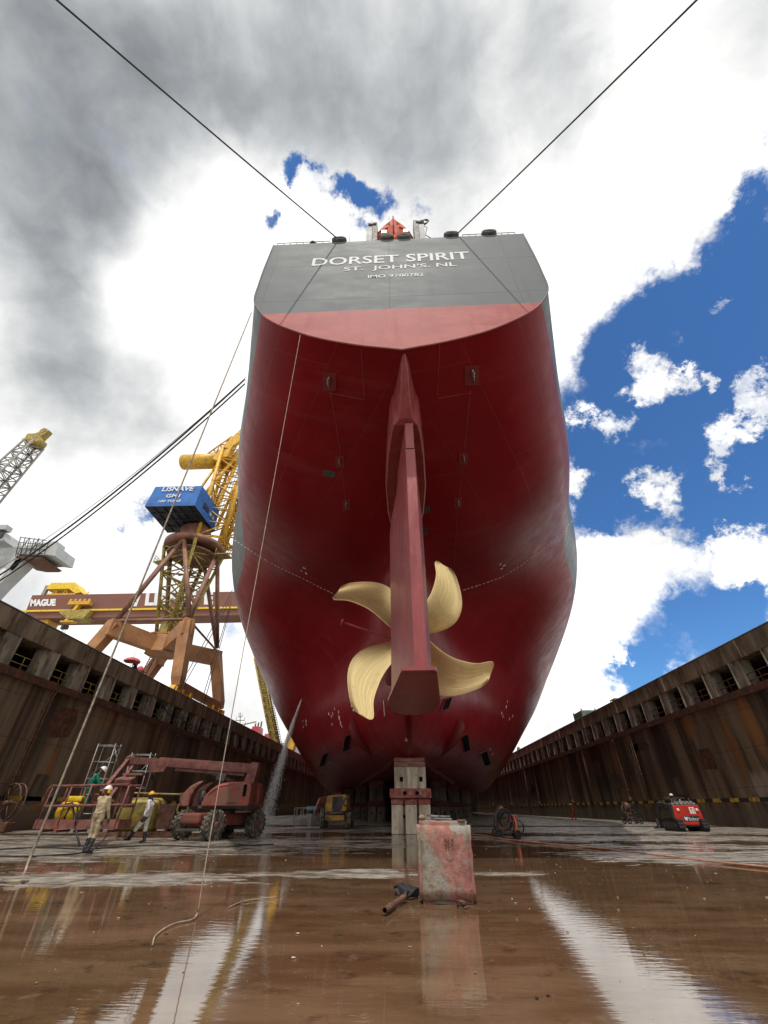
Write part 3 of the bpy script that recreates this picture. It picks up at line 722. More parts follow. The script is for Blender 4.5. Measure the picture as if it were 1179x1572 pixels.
# lifeboat
LB=thing('lifeboat','orange enclosed lifeboat poking its bow over the stern between two posts','boat',(onY(604,358,11.2).x,12,29.5))
cx=LB.location.x; rows=[]
for t,w,zb,zt,y in ((0,.38,30.2,33.3,10.75),(.05,.95,29.9,33.6,10.95),(.14,1.35,29.7,33.6,11.5),(.25,1.5,29.6,33.5,12.3),(.45,1.55,29.5,33.4,13.6),(.7,1.35,29.5,33.1,15.4),(1,1.1,29.8,33.0,18)):
    r=[]
    for k in range(13):
        a=math.pi*k/12; s=math.sin(a)
        zz=zb+(zt-zb)*k/12; ww=w*(min(1,(k/12)*2.4+.15) if k<6 else max(.02,1-((k-5.2)/6.9)**1.6))
        r.append((ww,y,zz))
    rows.append([(cx-q[0],q[1],q[2]) for q in r]+[(cx+q[0],q[1],q[2]) for q in r[::-1]])
mb=MB(); mb.loft(rows,close=True,caps=True); lh=mb.build('boat_hull',M['orange'],LB)
mb=MB(); mb.tube([(cx,10.7,30.6),(cx,10.7,32.3),(cx,10.75,33.5),(cx,11.0,33.78)],.05,6); 
for sg in (-1,1): mb.tube([(cx+sg*.36,10.72,31.6),(cx+sg*.95,10.95,31.6),(cx+sg*1.36,11.5,31.55),(cx+sg*1.4,13.4,31.4)],.05,6); mb.box((cx+sg*.36,10.8,32.35),(.3,.06,.35),rot=(0,0,sg*.6))
mb.build('fender_strake',mk('dark_orange_paint',(.33,.045,.025),.85),LB)
# ------------------------------------------------------------------ setting: ground, dock floor, quays
XL,XR,ZT=-27.0,27.6,12.55
Y0,Y1=-45.0,305.0
def sheet(name,x0,x1,y0,y1,z,mat,nx=1,ny=1):
    mb=MB(); vs=[[mb.bm.verts.new((x0+(x1-x0)*i/nx,y0+(y1-y0)*j/ny,z)) for j in range(ny+1)] for i in range(nx+1)]
    for i in range(nx):
        for j in range(ny): mb.face([vs[i][j],vs[i+1][j],vs[i+1][j+1],vs[i][j+1]])
    o=mb.build(name,mat); o['kind']='structure'; return o
sheet('dock_floor',XL-4,XR+4,Y0,Y1+2,0,M['floor'])
sheet('quay',-700,XL-7.1,-500,Y1,ZT+.02,M['quay'])
sheet('quay',XR+7.1,700,-500,Y1,ZT+.02,M['quay'])
sheet('quay',XL-7.1,XR+7.1,-500,Y0,ZT+.02,M['quay'])
sheet('terrain',-3000,3000,Y1,3500,ZT-.1,M['terrain'])
PS=3.95
def dock_wall(side,label,ystart):
    X=XL if side<0 else XR; s=side                                   # outward direction = s
    w=thing('dock_wall',label,'dock wall',(X,Y0,0))
    mb=MB(); mb.box((X+s*3.5,(Y0+Y1)/2,4.3),(7.0,Y1-Y0,8.6)); mb.build('wall_face',M['wall'],w)
    mb=MB(); n=90                                                     # ledge of broken rusty steel and concrete
    L=(Y1-Y0)
    for i in range(n):
        y=Y0+L*i/n; d=.10+random.uniform(0,.07); h=.52+random.uniform(-.05,.05)
        mb.box((X+s*3.45-s*d,y+L/n/2,8.6+h/2+.003),(7.1,L/n-.004,h))
    mb.build('rusty_ledge',M['rustledge'],w)
    mb=MB(); mb.box((X+s*3.5,(Y0+Y1)/2,11.86),(7.0,L,1.36)); 
    for y in range(int(Y0)+8,int(Y1),12): mb.box((X-s*.035,y+.3,11.86),(.07,.5,1.37))
    mb.build('quay_beam',M['beam'],w)
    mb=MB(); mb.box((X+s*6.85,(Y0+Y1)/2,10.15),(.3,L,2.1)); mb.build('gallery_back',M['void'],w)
    mb=MB()
    for dx,dz in ((.25,.22),(.85,.14)): mb.box((X+s*dx,(Y0+Y1)/2,ZT+dz/2),(.10,L,dz))
    for i in range(int(L/2)): mb.box((X+s*.55,Y0+i*2+.5,ZT+.05),(.8,.25,.1))
    mb.cyl((X+s*.02,Y0,ZT+.08),(X+s*.02,Y1,ZT+.08),.05,n=6); mb.build('crane_rail',M['dksteel'],w)
    # pillars between the openings, each 0.95 m wide
    def P():
        mb=MB(); mb.box((X+s*.55,0,10.13),(1.0,1.0,2.14),bev=.05); mb.box((X+s*.05,.55,10.13),(.16,.1,2.1)); return mb
    k0=math.ceil((Y0+1-ystart)/PS); ks=[k for k in range(k0,200) if ystart+k*PS<Y1-2 and ystart+k*PS>-12]
    me=None; rme=None
    for k in ks[:99]:
        y=ystart+k*PS
        if me is None: o=P().build('pillar',M['pillar'],w); me=o.data
        else: o=link('pillar',me,w)
        o.location=(0,y+random.uniform(-.12,.12),random.uniform(-.01,.01)); o.scale=(1,random.uniform(.85,1.15),1)
    for k in ks[:-1][:99]:
        y=ystart+k*PS
        if rme is None:
            mb=MB(); a,b=.5,PS-.5; xx=X+s*.25
            for z in (9.62,10.12): mb.cyl((xx,a,z),(xx,b,z),.03,n=5)
            for t in (a+.3,(a+b)/2,b-.3): mb.cyl((xx,t,9.1),(xx,t,10.12),.03,n=5)
            for z in (9.4,9.75): mb.cyl((X+s*2.6,a,z+.6),(X+s*2.6,b,z+.6),.08,n=6)
            o=mb.build('railing',M['rust'] if side>0 else M['yellowd'],w); rme=o.data
        else: o=link('railing',rme,w)
        o.location=(0,y,random.uniform(-.04,.04)); o.rotation_euler=(random.uniform(-.02,.02),0,0)
        if k>8 or side>0: 
            o.material_slots[0].link='OBJECT'; o.material_slots[0].material=M['rust']
    # safety stripe
    mb=MB(); y=Y0; i=0
    while y<Y1-1.3:
        if random.random()<.95: mb.box((X-s*.008,y+.6,1.82+random.uniform(-.01,.01)),(.02,1.19,.27),m=M['stripey'] if i%2 else M['stripek'])
        y+=1.2; i+=1
    mb.build('safety_stripe',None,w)
    # drain and air pipes down the face
    for y in ([32.6,49.5,78,107,136] if s<0 else [31.5,62.3,83.5,104,131,158]):
        mb=MB(); 
        for d in (0,.28): mb.tube([(X-s*.12,y+d,8.7),(X-s*.2,y+d,8.45),(X-s*.12,y+d,8.2),(X-s*.1,y+d,5),(X-s*.1,y+d,2.1),(X-s*.1,y+d,1.7)],.055,6)
        for z in (7.2,5.2,3.1): mb.box((X-s*.06,y+.14,z),(.14,.6,.12))
        mb.box((X-s*.16,y+.14,2.2),(.3,.55,.35),bev=.04)
        mb.build('drain_pipe',M['rust'],w)
    for y in ((24.5,61,97,150) if s<0 else (57.5,74,112)):
        mb=MB()
        for d in (0,.45): mb.cyl((X-s*.16,y+d,.1),(X-s*.16,y+d,9.0),.035,n=6)
        for k in range(29): mb.cyl((X-s*.16,y,.4+k*.3),(X-s*.16,y+.45,.4+k*.3),.02,n=5)
        for z in (1.5,4.5,7.5):
            for d in (0,.45): mb.box((X-s*.08,y+d,z),(.16,.06,.06))
        mb.build('ladder',M['rust'],w)
    for k in range(16):
        y=random.uniform(20,110); z=random.uniform(2.4,7.4); a,b=random.uniform(.5,2.2),random.uniform(.4,1.3)
        mb=MB(); mb.prism([(X,y+a*random.uniform(.75,1)*c1,z+b*random.uniform(.75,1)*c2) for c1,c2 in ((-1,-1),(-.2,-1.1),(1,-.9),(1.1,.1),(.9,1),(0,1.05),(-.95,.9),(-1.05,0))],(-s*.018,0,0)); mb.build('repair_patch',random.choice((M['wallpatch'],M['rustledge'],M['wallpatch'])),w)
    return w
WL=dock_wall(-1,'left stained concrete dock wall with an open gallery of pillars under its top beam',30.67+.5)
WR=dock_wall(1,'right stained concrete dock wall, in shade, with open gallery of pillars behind the skid loader',35.78+.5)
g=thing('dock_gate','rusty steel gate closing the far end of the dock behind the ship','dock gate',(0,Y1,0))
mb=MB(); mb.box((0,Y1+.6,6.2),(XR-XL+.2,1.2,12.4)); mb.build('gate_leaf',M['rust'],g)
mb=MB(); 
for x in range(-26,28,4): mb.box((x,Y1-.2,6.1),(.3,.4,12.2))
mb.build('stiffener',M['rust'],g)
# ------------------------------------------------------------------ keel blocks
def keel_block_front():
    c=Vector((.36,31.6,0)); t=thing('keel_block','tall front keel block of pale concrete legs and red plate carrying the stern','keel block',c,'keel blocks under the hull')
    x=c.x
    for dx in (-.84,0,.84):
        mb=MB(); mb.box((x+dx,31.6,.72),(.70,1.3,1.44),bev=.05); mb.build('leg',M['kblock'],t)
        mb=MB(); mb.box((x+dx,31.58,1.60),(.74,1.34,.33),bev=.06); mb.build('leg_cap',M['kred'],t)
    mb=MB(); mb.box((x,31.5,2.005),(2.55,1.5,.48),bev=.03); mb.build('cross_plate',M['kred'],t)
    for dx in (-.36,.4): mb=MB(); mb.box((x+dx,30.74,2.02),(.22,.03,.18)); mb.build('lifting_hole',M['void'],t)
    for i in range(4):
        mb=MB(); mb.box((x-.75+i*.5,31.6,2.83),(.49,1.35,1.15),bev=.025); mb.build('post',M['kblock'],t)
    for dx in (-.55,.68): mb=MB(); mb.box((x+dx,30.91,2.75),(.2,.03,.24)); mb.build('lifting_hole',M['void'],t)
    mb=MB(); mb.box((x,31.6,3.55),(2.0,1.4,.28),bev=.03); mb.box((x-.02,31.6,3.8),(1.94,1.36,.21),bev=.03); mb.build('timber_cap',M['ktimber'],t)
    return t
keel_block_front()
def kb_proto():
    t=thing('keel_block','stack of pale concrete and red keel blocks under the hull, one of many','keel block',(0,0,0),'keel blocks under the hull')
    for dx in (-.5,.5):
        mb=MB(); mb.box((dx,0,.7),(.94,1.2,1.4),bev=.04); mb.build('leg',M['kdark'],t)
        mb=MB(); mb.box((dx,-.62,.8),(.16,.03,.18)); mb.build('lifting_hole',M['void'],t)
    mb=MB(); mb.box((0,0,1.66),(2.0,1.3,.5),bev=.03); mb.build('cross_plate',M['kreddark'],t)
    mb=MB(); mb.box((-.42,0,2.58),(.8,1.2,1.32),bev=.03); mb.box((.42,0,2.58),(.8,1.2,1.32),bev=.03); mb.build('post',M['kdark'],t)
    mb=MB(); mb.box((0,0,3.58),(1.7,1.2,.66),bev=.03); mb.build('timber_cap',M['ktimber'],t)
    return t
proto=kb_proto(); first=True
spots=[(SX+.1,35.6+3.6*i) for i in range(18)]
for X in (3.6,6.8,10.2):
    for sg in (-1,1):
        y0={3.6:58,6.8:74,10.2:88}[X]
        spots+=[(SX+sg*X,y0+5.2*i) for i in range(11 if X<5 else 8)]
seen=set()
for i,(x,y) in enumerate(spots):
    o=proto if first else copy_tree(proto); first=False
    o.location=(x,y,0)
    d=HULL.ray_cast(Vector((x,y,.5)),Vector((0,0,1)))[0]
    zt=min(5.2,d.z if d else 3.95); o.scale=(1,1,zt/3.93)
    c=abs(x-SX); rn='centre' if c<1 else 'inner' if c<5 else 'middle' if c<8 else 'outer'
    row='centre row behind the tall front block' if rn=='centre' else rn+' row '+('left' if x<SX else 'right')+' of the centreline'
    near=(rn,x<SX) not in seen; seen.add((rn,x<SX))
    o['label']=('nearest ' if near else '')+'shade-toned keel block'+('' if near else ' farther back')+' in the '+row
    o['group']='keel blocks of the '+row
# ------------------------------------------------------------------ loose things on the floor
b=thing('concrete_block','battered concrete block daubed with faded red paint, standing alone in the foreground puddle','block',(.66,9.5,0))
mb=MB()
ybf,ybb=9.0,9.95; n=9
def bx(x,y,z):
    k=.035; j=math.sin(x*13+z*7)*.5+math.sin(y*11-z*9)*.5
    e=0
    return Vector((x+k*.4*math.sin(z*9+y*5)+.02*math.sin(z*23),y+k*.4*math.sin(x*9+z*6),z+k*.3*j))
tmp=bmesh.new(); bmesh.ops.create_cube(tmp,size=1)
for v in tmp.verts: v.co=Vector((.66+v.co.x*(.90 if v.co.z<0 else .93),9.48+v.co.y*.95+(0 if v.co.z<0 else .02),.53+v.co.z*1.06))
bmesh.ops.bevel(tmp,geom=tmp.edges[:]+tmp.verts[:],offset=.055,segments=2,affect='EDGES')
bmesh.ops.subdivide_edges(tmp,edges=tmp.edges[:],cuts=6,use_grid_fill=True)
from mathutils import noise as mnoise
for v in tmp.verts:
    p=v.co; d=mnoise.noise(p*5)*.022+mnoise.noise(p*14)*.012
    edge=0
    v.co=p+(p-Vector((.66,9.48,.53))).normalized()*d
me=bpy.data.meshes.new('block_body'); tmp.to_mesh(me); tmp.free(); me.materials.append(M['block'])
for p in me.polygons: p.use_smooth=True
link('block_body',me,b)
mb=MB(); mb.torus((.72,8.93,.78),(0,1,.2),.055,.012,10,5,a0=0,a1=math.pi); 
for dx in (-.05,0,.07): mb.box((.72+dx,8.985,.80),(.03,.02,.05),rot=(0,0,dx*9))
mb.build('lifting_eye',M['rust'],b)
mb=MB()
for x,y in ((.99,9.1),): mb.box((x,y,1.075),(.13,.12,.03),rot=(0,0,x),bev=.01)
mb.build('chipped_corner',M['rust'],b)
mb=MB(); mb.box((.62,9.25,1.10),(.42,.2,.025),rot=(0,.03,-.15),bev=.006,m=M['steel']); mb.box((.55,9.22,1.13),(.2,.1,.035),rot=(0,.06,-.25),bev=.008,m=M['dksteel']); mb.cyl((.45,9.16,1.135),(.8,9.2,1.13),.016,n=6,m=M['steel']); mb.box((.46,9.27,1.145),(.12,.06,.03),rot=(0,0,.3),m=M['liftdust'])
tag(mb.build('steel_bracket'),'grey steel bracket lying on top of the red daubed block','bracket')
mb=MB(); mb.sphere((.30,9.2,1.115),.055,sc=(1.2,1,.75),seg=9,rings=6); tag(mb.build('stone',M['beam']),'small brown lump beside the bracket on top of the red daubed block','stone')
mb=MB(); 
for r,z,dx in ((.10,.03,0),(.12,.05,.02),(.09,.07,-.01)): mb.torus((.83+dx,8.80,z),(0,.25,1),r,.011,16,5,sx=1.1,sy=.6)
mb.tube([(.9,8.78,.05),(.93,8.72,.02),(.86,8.66,.015)],.011,5); tag(mb.build('wire_coil',M['rust']),'small rusty coil of wire lying at the foot of the red daubed block','wire')
mb=MB(); a=Vector((-.33,8.12,.06)); d=(Vector((-.02,9.3,.07))-a).normalized(); mb.cyl(a,a+d*1.15,.040,n=14,caps=False); mb.cyl(a+d*1.15,a,.034,n=14,caps=False); mb.torus(a,d,.037,.004,14,4)
tag(mb.build('steel_pipe',M['rust']),'short rusty pipe lying in the puddle left of the red daubed block','pipe')
mb=MB()
for k in range(9):
    p=Vector((-.1+random.uniform(-.1,.22),9.5+random.uniform(-.2,.5),.04)); q=p+Vector((random.uniform(-.25,.3),random.uniform(-.1,.25),random.uniform(0,.1))); mb.tube([p,(p+q)/2+V(0,0,.06),q],.03,6)
mb.box((.02,9.7,.08),(.3,.25,.1),rot=(.2,.1,.5),bev=.02); tag(mb.build('hose_scrap',M['black']),'black tangle of hose scraps at the left foot of the red daubed block','hose')
# pebbles and grit
mb=MB()
for k in range(420):
    y=random.uniform(4,26); x=random.uniform(-.75,.75)*y+.2; r=min(1,y/11)*random.choice((.005,.006,.008,.010,.012,.018))*random.uniform(.7,1.3)
    mb.sphere((x,y,r*.2),r,sc=(random.uniform(.8,1.6),1,.6),seg=6,rings=4,m=random.choice((M['beam'],M['beam'],M['kblock'],M['rust'])))
for k in range(70):
    y=random.uniform(4.5,24); x=random.uniform(-.75,.75)*y; q=random.uniform(.012,.035)*min(1,y/10)
    mb.prism([(x+q*random.uniform(.6,1.6)*math.cos(a),y+q*random.uniform(.6,1.4)*math.sin(a),.006) for a in (0,1.1,2.3,3.3,4.4,5.4)],(0,0,.004),m=random.choice((M['kblock'],M['beam'],M['rust'],M['black'])))
tag(mb.build('grit'),'scattered grit and small stones on the wet dock floor','grit',kind='stuff')
# ------------------------------------------------------------------ wheels
def wheel(parent,c,axis,R,w,lugs=20,rimmat=None,seg=28):
    c=Vector(c); axis=Vector(axis).normalized(); mb=MB()
    mb.lathe(c,axis,[(R*.55,-w*.46),(R*.78,-w*.5),(R*.93,-w*.44),(R*.97,-w*.2),(R*.97,w*.2),(R*.93,w*.44),(R*.78,w*.5),(R*.55,w*.46)],seg)
    x=axis.cross(Vector((0,0,1))).normalized(); z=x.cross(axis)
    for k in range(lugs):
        a=2*math.pi*k/lugs
        for sd in (-1,1):
            aa=a+(math.pi/lugs if sd>0 else 0); rad=x*math.cos(aa)+z*math.sin(aa); tan=rad.cross(axis)
            B=Matrix((tan,axis,rad)).transposed()
            mb.box(c+rad*R*.965+axis*sd*w*.27,(R*.13,w*.5,R*.1),rot=B@Euler((0,0,sd*.5)).to_matrix())
    o=mb.build('wheel',M['tyre'],parent)
    mb=MB(); mb.lathe(c,axis,[(R*.2,-w*.40),(R*.5,-w*.36),(R*.56,-w*.46),(R*.58,-w*.3),(R*.58,w*.3),(R*.56,w*.46),(R*.5,w*.36),(R*.2,w*.40)],seg)
    for sd in (-1,1):
        mb.lathe(c+axis*sd*w*.38,axis*sd,[(R*.24,0),(R*.22,w*.12),(R*.1,w*.16)],14)
        for k in range(8):
            a=2*math.pi*k/8; mb.cyl(c+axis*sd*w*.36+(x*math.cos(a)+z*math.sin(a))*R*.34,c+axis*sd*w*.43+(x*math.cos(a)+z*math.sin(a))*R*.34,R*.035,n=6)
    mb.build('rim',rimmat or M['dksteel'],o); return o
# ------------------------------------------------------------------ red boom lift
BL=thing('boom_lift','big dusty red boom lift on rough tyres, boom reaching left to a basket','boom lift',(-9,25.8,0))
ax=Vector((-.9,.43,0)).normalized(); fw=Vector((.43,.9,0)).normalized()
Pf=Vector((-10.15,24.9,0)); Pr=Pf+fw*2.9
for P in (Pf,Pr):
    for sd in (-1,1): wheel(BL,P+ax*sd*1.02+V(0,0,.60),ax,.60,.40,18,M['liftdust'])
rz=math.atan2(-fw.x,fw.y); cen=(Pf+Pr)/2
mb=MB(); rotm=(0,0,rz)
mb.box(cen+V(0,0,.80),(1.15,3.5,.52),rot=rotm,bev=.06); mb.box(Pf-fw*.25+V(0,0,.86),(1.25,.75,.42),rot=rotm,bev=.1)
mb.box(Pr+fw*.3+V(0,0,.86),(1.3,.8,.5),rot=rotm,bev=.1); mb.build('chassis',M['liftred'],BL)
mb=MB()
for P in (Pf,Pr): mb.cyl(P-ax*.95+V(0,0,.62),P+ax*.95+V(0,0,.62),.12,n=10); mb.box(P+V(0,0,.45),(1.3,.14,.12),rot=rotm); mb.box(P-fw*.6+V(0,0,.42),(1.6,.08,.1),rot=rotm)
mb.build('axle',M['dksteel'],BL)
mb=MB(); mb.cyl(cen+V(0,0,1.02),cen+V(0,0,1.26),.62,n=24); mb.box(cen+V(.3,0,1.3),(2.6,1.9,.12),bev=.03); mb.build('turntable',M['dksteel'],BL)
# engine cover hoods, rounded in profile (drawn across, swept in depth)
cx=cen.x-.5; cy=cen.y
def hood(y0,y1,prof,name,mat,z0=1.33):
    mb=MB(); n=4; rows=[]
    for i in range(n+1):
        y=y0+(y1-y0)*i/n; k=1-.10*(abs(i-n/2)/(n/2))**3
        rows.append([(cx+.45+(x-.45)*1.0,y,z0+z*k) for x,z in prof])
    mb.loft(rows,close=True,caps=True,smooth=False); o=mb.build(name,mat,BL); 
    bv=o.modifiers.new('b','BEVEL'); bv.width=.05; bv.segments=3; bv.limit_method='ANGLE'; return o
prof=[(-.30,0),(-.28,.18),(-.16,.50),(.08,.78),(.40,.96),(.8,1.04),(1.95,1.06),(2.12,1.0),(2.16,.85),(2.16,.1),(2.08,0)]
hood(cy-1.15,cy-.42,prof,'engine_cover',M['liftred']); hood(cy+.42,cy+1.15,prof,'engine_cover',M['liftred'])
hood(cy-.95,cy-.45,[(-1.5,0),(-1.52,.25),(-1.42,.6),(-1.2,.86),(-.8,1.08),(-.55,1.12),(-.85,.8),(-1.0,.4),(-1.02,0)],'tank_cover',M['liftdust'])
hood(cy+.45,cy+.95,[(-1.5,0),(-1.52,.25),(-1.42,.6),(-1.2,.86),(-.8,1.08),(-.55,1.12),(-.85,.8),(-1.0,.4),(-1.02,0)],'tank_cover',M['liftdust'])
mb=MB(); mb.box((cx+1.85,cy-1.16,2.0),(.16,.03,.5)); mb.build('grille',M['void'],BL)
mb=MB(); mb.tube([(cx+.0,cy-1.165,1.82),(cx+.5,cy-1.165,2.18),(cx+1.2,cy-1.165,2.28),(cx+1.7,cy-1.165,2.28)],.012,4); mb.box((cx+1.25,cy-1.16,1.47),(.5,.02,.05)); mb.build('cover_seam',M['dksteel'],BL)
mb=MB(); mb.box((cx-.5,cy,1.62),(.55,.6,.55),bev=.05); mb.cyl((cx-.6,cy-.5,1.5),(cx-.6,cy-.5,2.0),.16,n=12); mb.box((cx-.35,cy-.55,1.75),(.5,.08,.12)); mb.build('hydraulic_unit',M['dksteel'],BL)
# boom: post, main tubes, jib
by=cy
A=Vector((cx+1.75,by,3.0)); B=Vector((-15.3,by-.05,3.42))
mb=MB(); mb.prism([(cx+1.35,by-.32,2.1),(cx+1.95,by-.32,2.1),(cx+2.1,by-.32,3.28),(cx+1.7,by-.32,3.30)],(0,.64,0)); mb.build('boom_post',M['liftdust'],BL)
mb=MB(); mb.beam(A+V(-.05,0,.02),Vector((-13.6,by,3.36)),.44,.44,w2=.42,h2=.42); mb.beam(A+V(-.4,0,-.26),Vector((-12.6,by,3.0)),.26,.14); mb.build('main_boom',M['liftdust'],BL)
mb=MB(); mb.beam(Vector((-13.5,by,3.36)),B,.34,.32); mb.prism([(-14.2,by-.2,3.5),(-12.9,by-.2,3.4),(-13.2,by-.2,2.9),(-14.0,by-.2,2.85)],(0,.4,0)); mb.build('boom_extension',M['liftdust'],BL)
mb=MB(); mb.cyl((cx+.9,by,2.35),(-10.9,by,2.95),.10,n=10); mb.cyl((-10.9,by,2.95),(-11.6,by,3.05),.06,n=8); mb.box((cx+.1,by,2.62),(.5,.4,.35),rot=(0,.3,0),bev=.04); mb.build('lift_cylinder',M['dksteel'],BL)
mb=MB(); mb.sphere((-15.35,by-.05,3.42),.27,sc=(1.1,.8,1)); je=onY(158,1224,21.7); mb.beam((-15.4,by-.15,3.4),je+V(-.15,0,.1),.16,.26); mb.beam((-15.1,by+.05,3.2),je+V(.2,0,-.25),.14,.18); mb.beam(je+V(-.4,0,0),je+V(.5,0,-.3),.25,.3); mb.build('jib',M['liftdust'],BL)
# work basket
bx0,bx1,byf,byb,bz=-15.15,-11.65,20.45,21.4,.60
mb=MB(); mb.box(((bx0+bx1)/2,(byf+byb)/2,bz+.02),(bx1-bx0,byb-byf,.06)); 
mb.box(((bx0+bx1)/2,byf,bz+.13),(bx1-bx0,.04,.30)); mb.box(((bx0+bx1)/2,byb,bz+.13),(bx1-bx0,.04,.30)); mb.box((bx0,(byf+byb)/2,bz+.13),(.04,byb-byf,.3)); mb.box((bx1,(byf+byb)/2,bz+.13),(.04,byb-byf,.3))
for k in range(5): mb.beam((bx0+.3+k*.7,byf+.1,bz-.1),(bx0+.3+k*.7,byb-.1,bz-.1),.08)
bask=mb.build('basket_floor',M['liftdust'],BL)
mb=MB(); 
def rail(a,b,r=.035): mb.cyl(a,b,r,n=7)
for y in (byf,byb):
    for z in (bz+.72,bz+1.42): 
        rail((bx0+.1,y,z),(bx1-.05,y+.02,z+.05),.045 if z>1.5 else .05)
    for x in (bx0+.12,bx0+.95,bx0+1.8,bx0+2.65,bx1-.08): rail((x-.03,y,bz),(x+.06,y,bz+1.44))
for x in (bx0+.12,bx1-.08):
    for z in (bz+.72,bz+1.44): rail((x,byf,z),(x,byb,z),.04)
mb.tube([(bx0+.1,byf,bz+1.42),(bx0+.02,byf,bz+1.34),(bx0-.02,byf,bz+.75)],.04,6)
mb.build('guard_rail',M['liftdust'],bask)
mb=MB(); mb.box((bx1-.75,byb-.1,bz+1.62),(.75,.4,.28),rot=(.3,0,0),bev=.03); mb.box((bx1-.55,byb+.1,bz+1.9),(.9,.3,.08)); mb.box((bx1-.65,byb+.15,bz+1.2),(.5,.3,.9)); mb.build('control_box',M['liftdust'],bask)
mb=MB(); mb.tube([(bx0+.3,byf+.1,bz+.1),(bx0+.6,byf+.05,bz+.7),(bx0+1.2,byf+.1,bz+.85),(bx0+1.6,byf+.1,bz+.2),(bx0+2,byf-.1,bz-.2),(bx0+2.4,byf-.3,.05)],.035,6); mb.tube([(bx0+1.0,byf+.2,bz+.1),(bx0+1.15,byf+.1,bz+.75),(bx0+1.5,byf+.1,bz+.72),(bx0+1.75,byf-.05,bz+.1)],.03,6)
tag(mb.build('air_hose',M['cable']),'black air hoses looped over the left end of the red work basket','hose')
mb=MB(); mb.lathe((bx0+.5,byb-.42,bz+.52),(1,0,0),[(.1,0),(.32,.04),(.38,.12),(.40,.4),(.38,.75),(.3,.86),(.1,.9)],22); mb.box((bx0+1.05,byb-.42,bz+.98),(.7,.42,.2),bev=.07); tag(mb.build('pressure_pot',M['yellowb']),'bright yellow pressure tank lying in the left end of the red work basket','tank')
mb=MB(); mb.box((bx0+.95,byf-.05,bz+.2),(.12,.05,.42),rot=(0,.1,0),bev=.02); mb.box((bx0+1.0,byf-.06,bz-.02),(.14,.04,.2),rot=(0,-.15,0),bev=.015); tag(mb.build('rag',M['liftred']),'red rag hanging over the front edge of the red work basket','rag')
# yellow brown compressor drum behind the basket
t=thing('compressor','dirty yellow and brown horizontal drum machine on skids between basket and boom lift','compressor',(-14.4,27.6,0))
mb=MB(); mb.lathe((-15.7,27.7,.95),(1,0,0),[(.2,0),(.66,.05),(.78,.15),(.8,1.0),(.78,1.95),(.66,2.1),(.2,2.15)],24); mb.build('drum',M['yellowd'],t)
mb=MB(); 
for y in (27.2,28.2): mb.box((-14.4,y,.14),(4.2,.16,.22))
for x in (-15.6,-14,-12.8): mb.box((x,27.7,.3),(.14,1.1,.2))
mb.box((-13.0,27.7,.9),(.9,1,1.1),bev=.05); mb.build('skid_frame',M['rust'],t)
mb=MB(); mb.tube([(-16,27.3,1.85),(-15.1,27.3,1.95),(-13.4,27.3,1.9),(-12.4,27.2,1.88)],.05,6); mb.cyl((-12.3,27.15,1.6),(-12.3,27.15,1.95),.14,n=10); mb.torus((-12.1,27.1,1.25),(0,1,0),.3,.06,16,6); mb.build('pipework',M['yellowd'],t)
# scaffold frames behind the basket
def scaff(name,label,x0,x1,y,z1,leg=.6):
    mb=MB(); 
    for x in (x0,x1):
        for yy in (y,y+leg): mb.cyl((x,yy,.0),(x,yy,z1),.03,n=6)
        for z in (z1-.12,z1-.95,z1-1.8): mb.cyl((x,y,z),(x,y+leg,z),.025,n=6)
    for z in (z1-.1,z1-.98,z1-1.85,1.0): 
        for yy in (y,y+leg): mb.cyl((x0,yy,z),(x1,yy,z),.025,n=6)
    mb.cyl((x0,y,z1-1.9),(x1,y+leg,z1-.2),.02,n=6); mb.cyl((x1,y,z1-.2),(x1+.6,y,z1-1.2),.022,n=6)
    return tag(mb.build(name,M['steel']),label,'scaffold')
scaff('scaffold_frame','tall grey scaffold frame against the dock wall behind the worker in green',-19.1,-18.0,28.6,4.55)
scaff('scaffold_frame','lower grey scaffold frame just behind the bent jib of the red lift',-17.1,-15.9,29.2,4.1)
# steel ring stand at the left wall
t=thing('hose_reel','round rusty steel reel standing against the left dock wall at the picture edge','hose reel',(-26.2,35.2,0))
mb=MB()
c=onX(6,1243,-26.3)
for dx in (0,.9): mb.torus((-26.1+dx*.2,c.y+dx*.3-.2,1.55),(.35,1,0),1.05,.045,28,6)
for k in range(6):
    a=math.pi*k/3; mb.cyl((-26.1,c.y-.2,1.55),(-26.1+math.cos(a)*1.0,c.y-.2-math.cos(a)*.35,1.55+math.sin(a)*1.02),.025,n=5)
mb.build('reel_rim',M['rust'],t); mb=MB(); mb.box((-26.1,c.y-.1,.28),(1.6,.8,.5),bev=.05); mb.cyl((-26.1,c.y-.5,1.55),(-26.1,c.y+.3,1.55),.12,n=8); mb.build('reel_stand',M['rust'],t)
# ------------------------------------------------------------------ yellow boom lift under the hull
YL=thing('boom_lift','yellow boom lift with a pale railed basket, parked left of the keel blocks','boom lift',(-5.6,39.6,0))
mb=MB(); prof=[(-1.6,1.0),(-1.62,1.35),(-1.5,2.0),(-1.1,2.08),(-.1,2.12),(.5,2.14),(.62,2.0),(.66,1.5),(.55,1.05)]
def yh(y0,y1):
    mb=MB(); rows=[[(-4.95+x*.78,y,z) for x,z in prof] for y in (y0,y1)]; mb.loft(rows,close=True,caps=True,smooth=False); o=mb.build('engine_cover',M['yellowm'],YL); bv=o.modifiers.new('b','BEVEL'); bv.width=.09; bv.segments=3
yh(38.9,39.5); yh(40.2,40.8)
mb=MB(); mb.box((-5.3,39.85,1.55),(.8,1.9,1.0),bev=.05); mb.box((-5.05,38.88,1.62),(.42,.05,.85)); mb.torus((-4.62,38.87,1.65),(0,1,0),.18,.05,16,6,sx=.8,sy=1.3); mb.build('hydraulic_unit',M['dksteel'],YL)
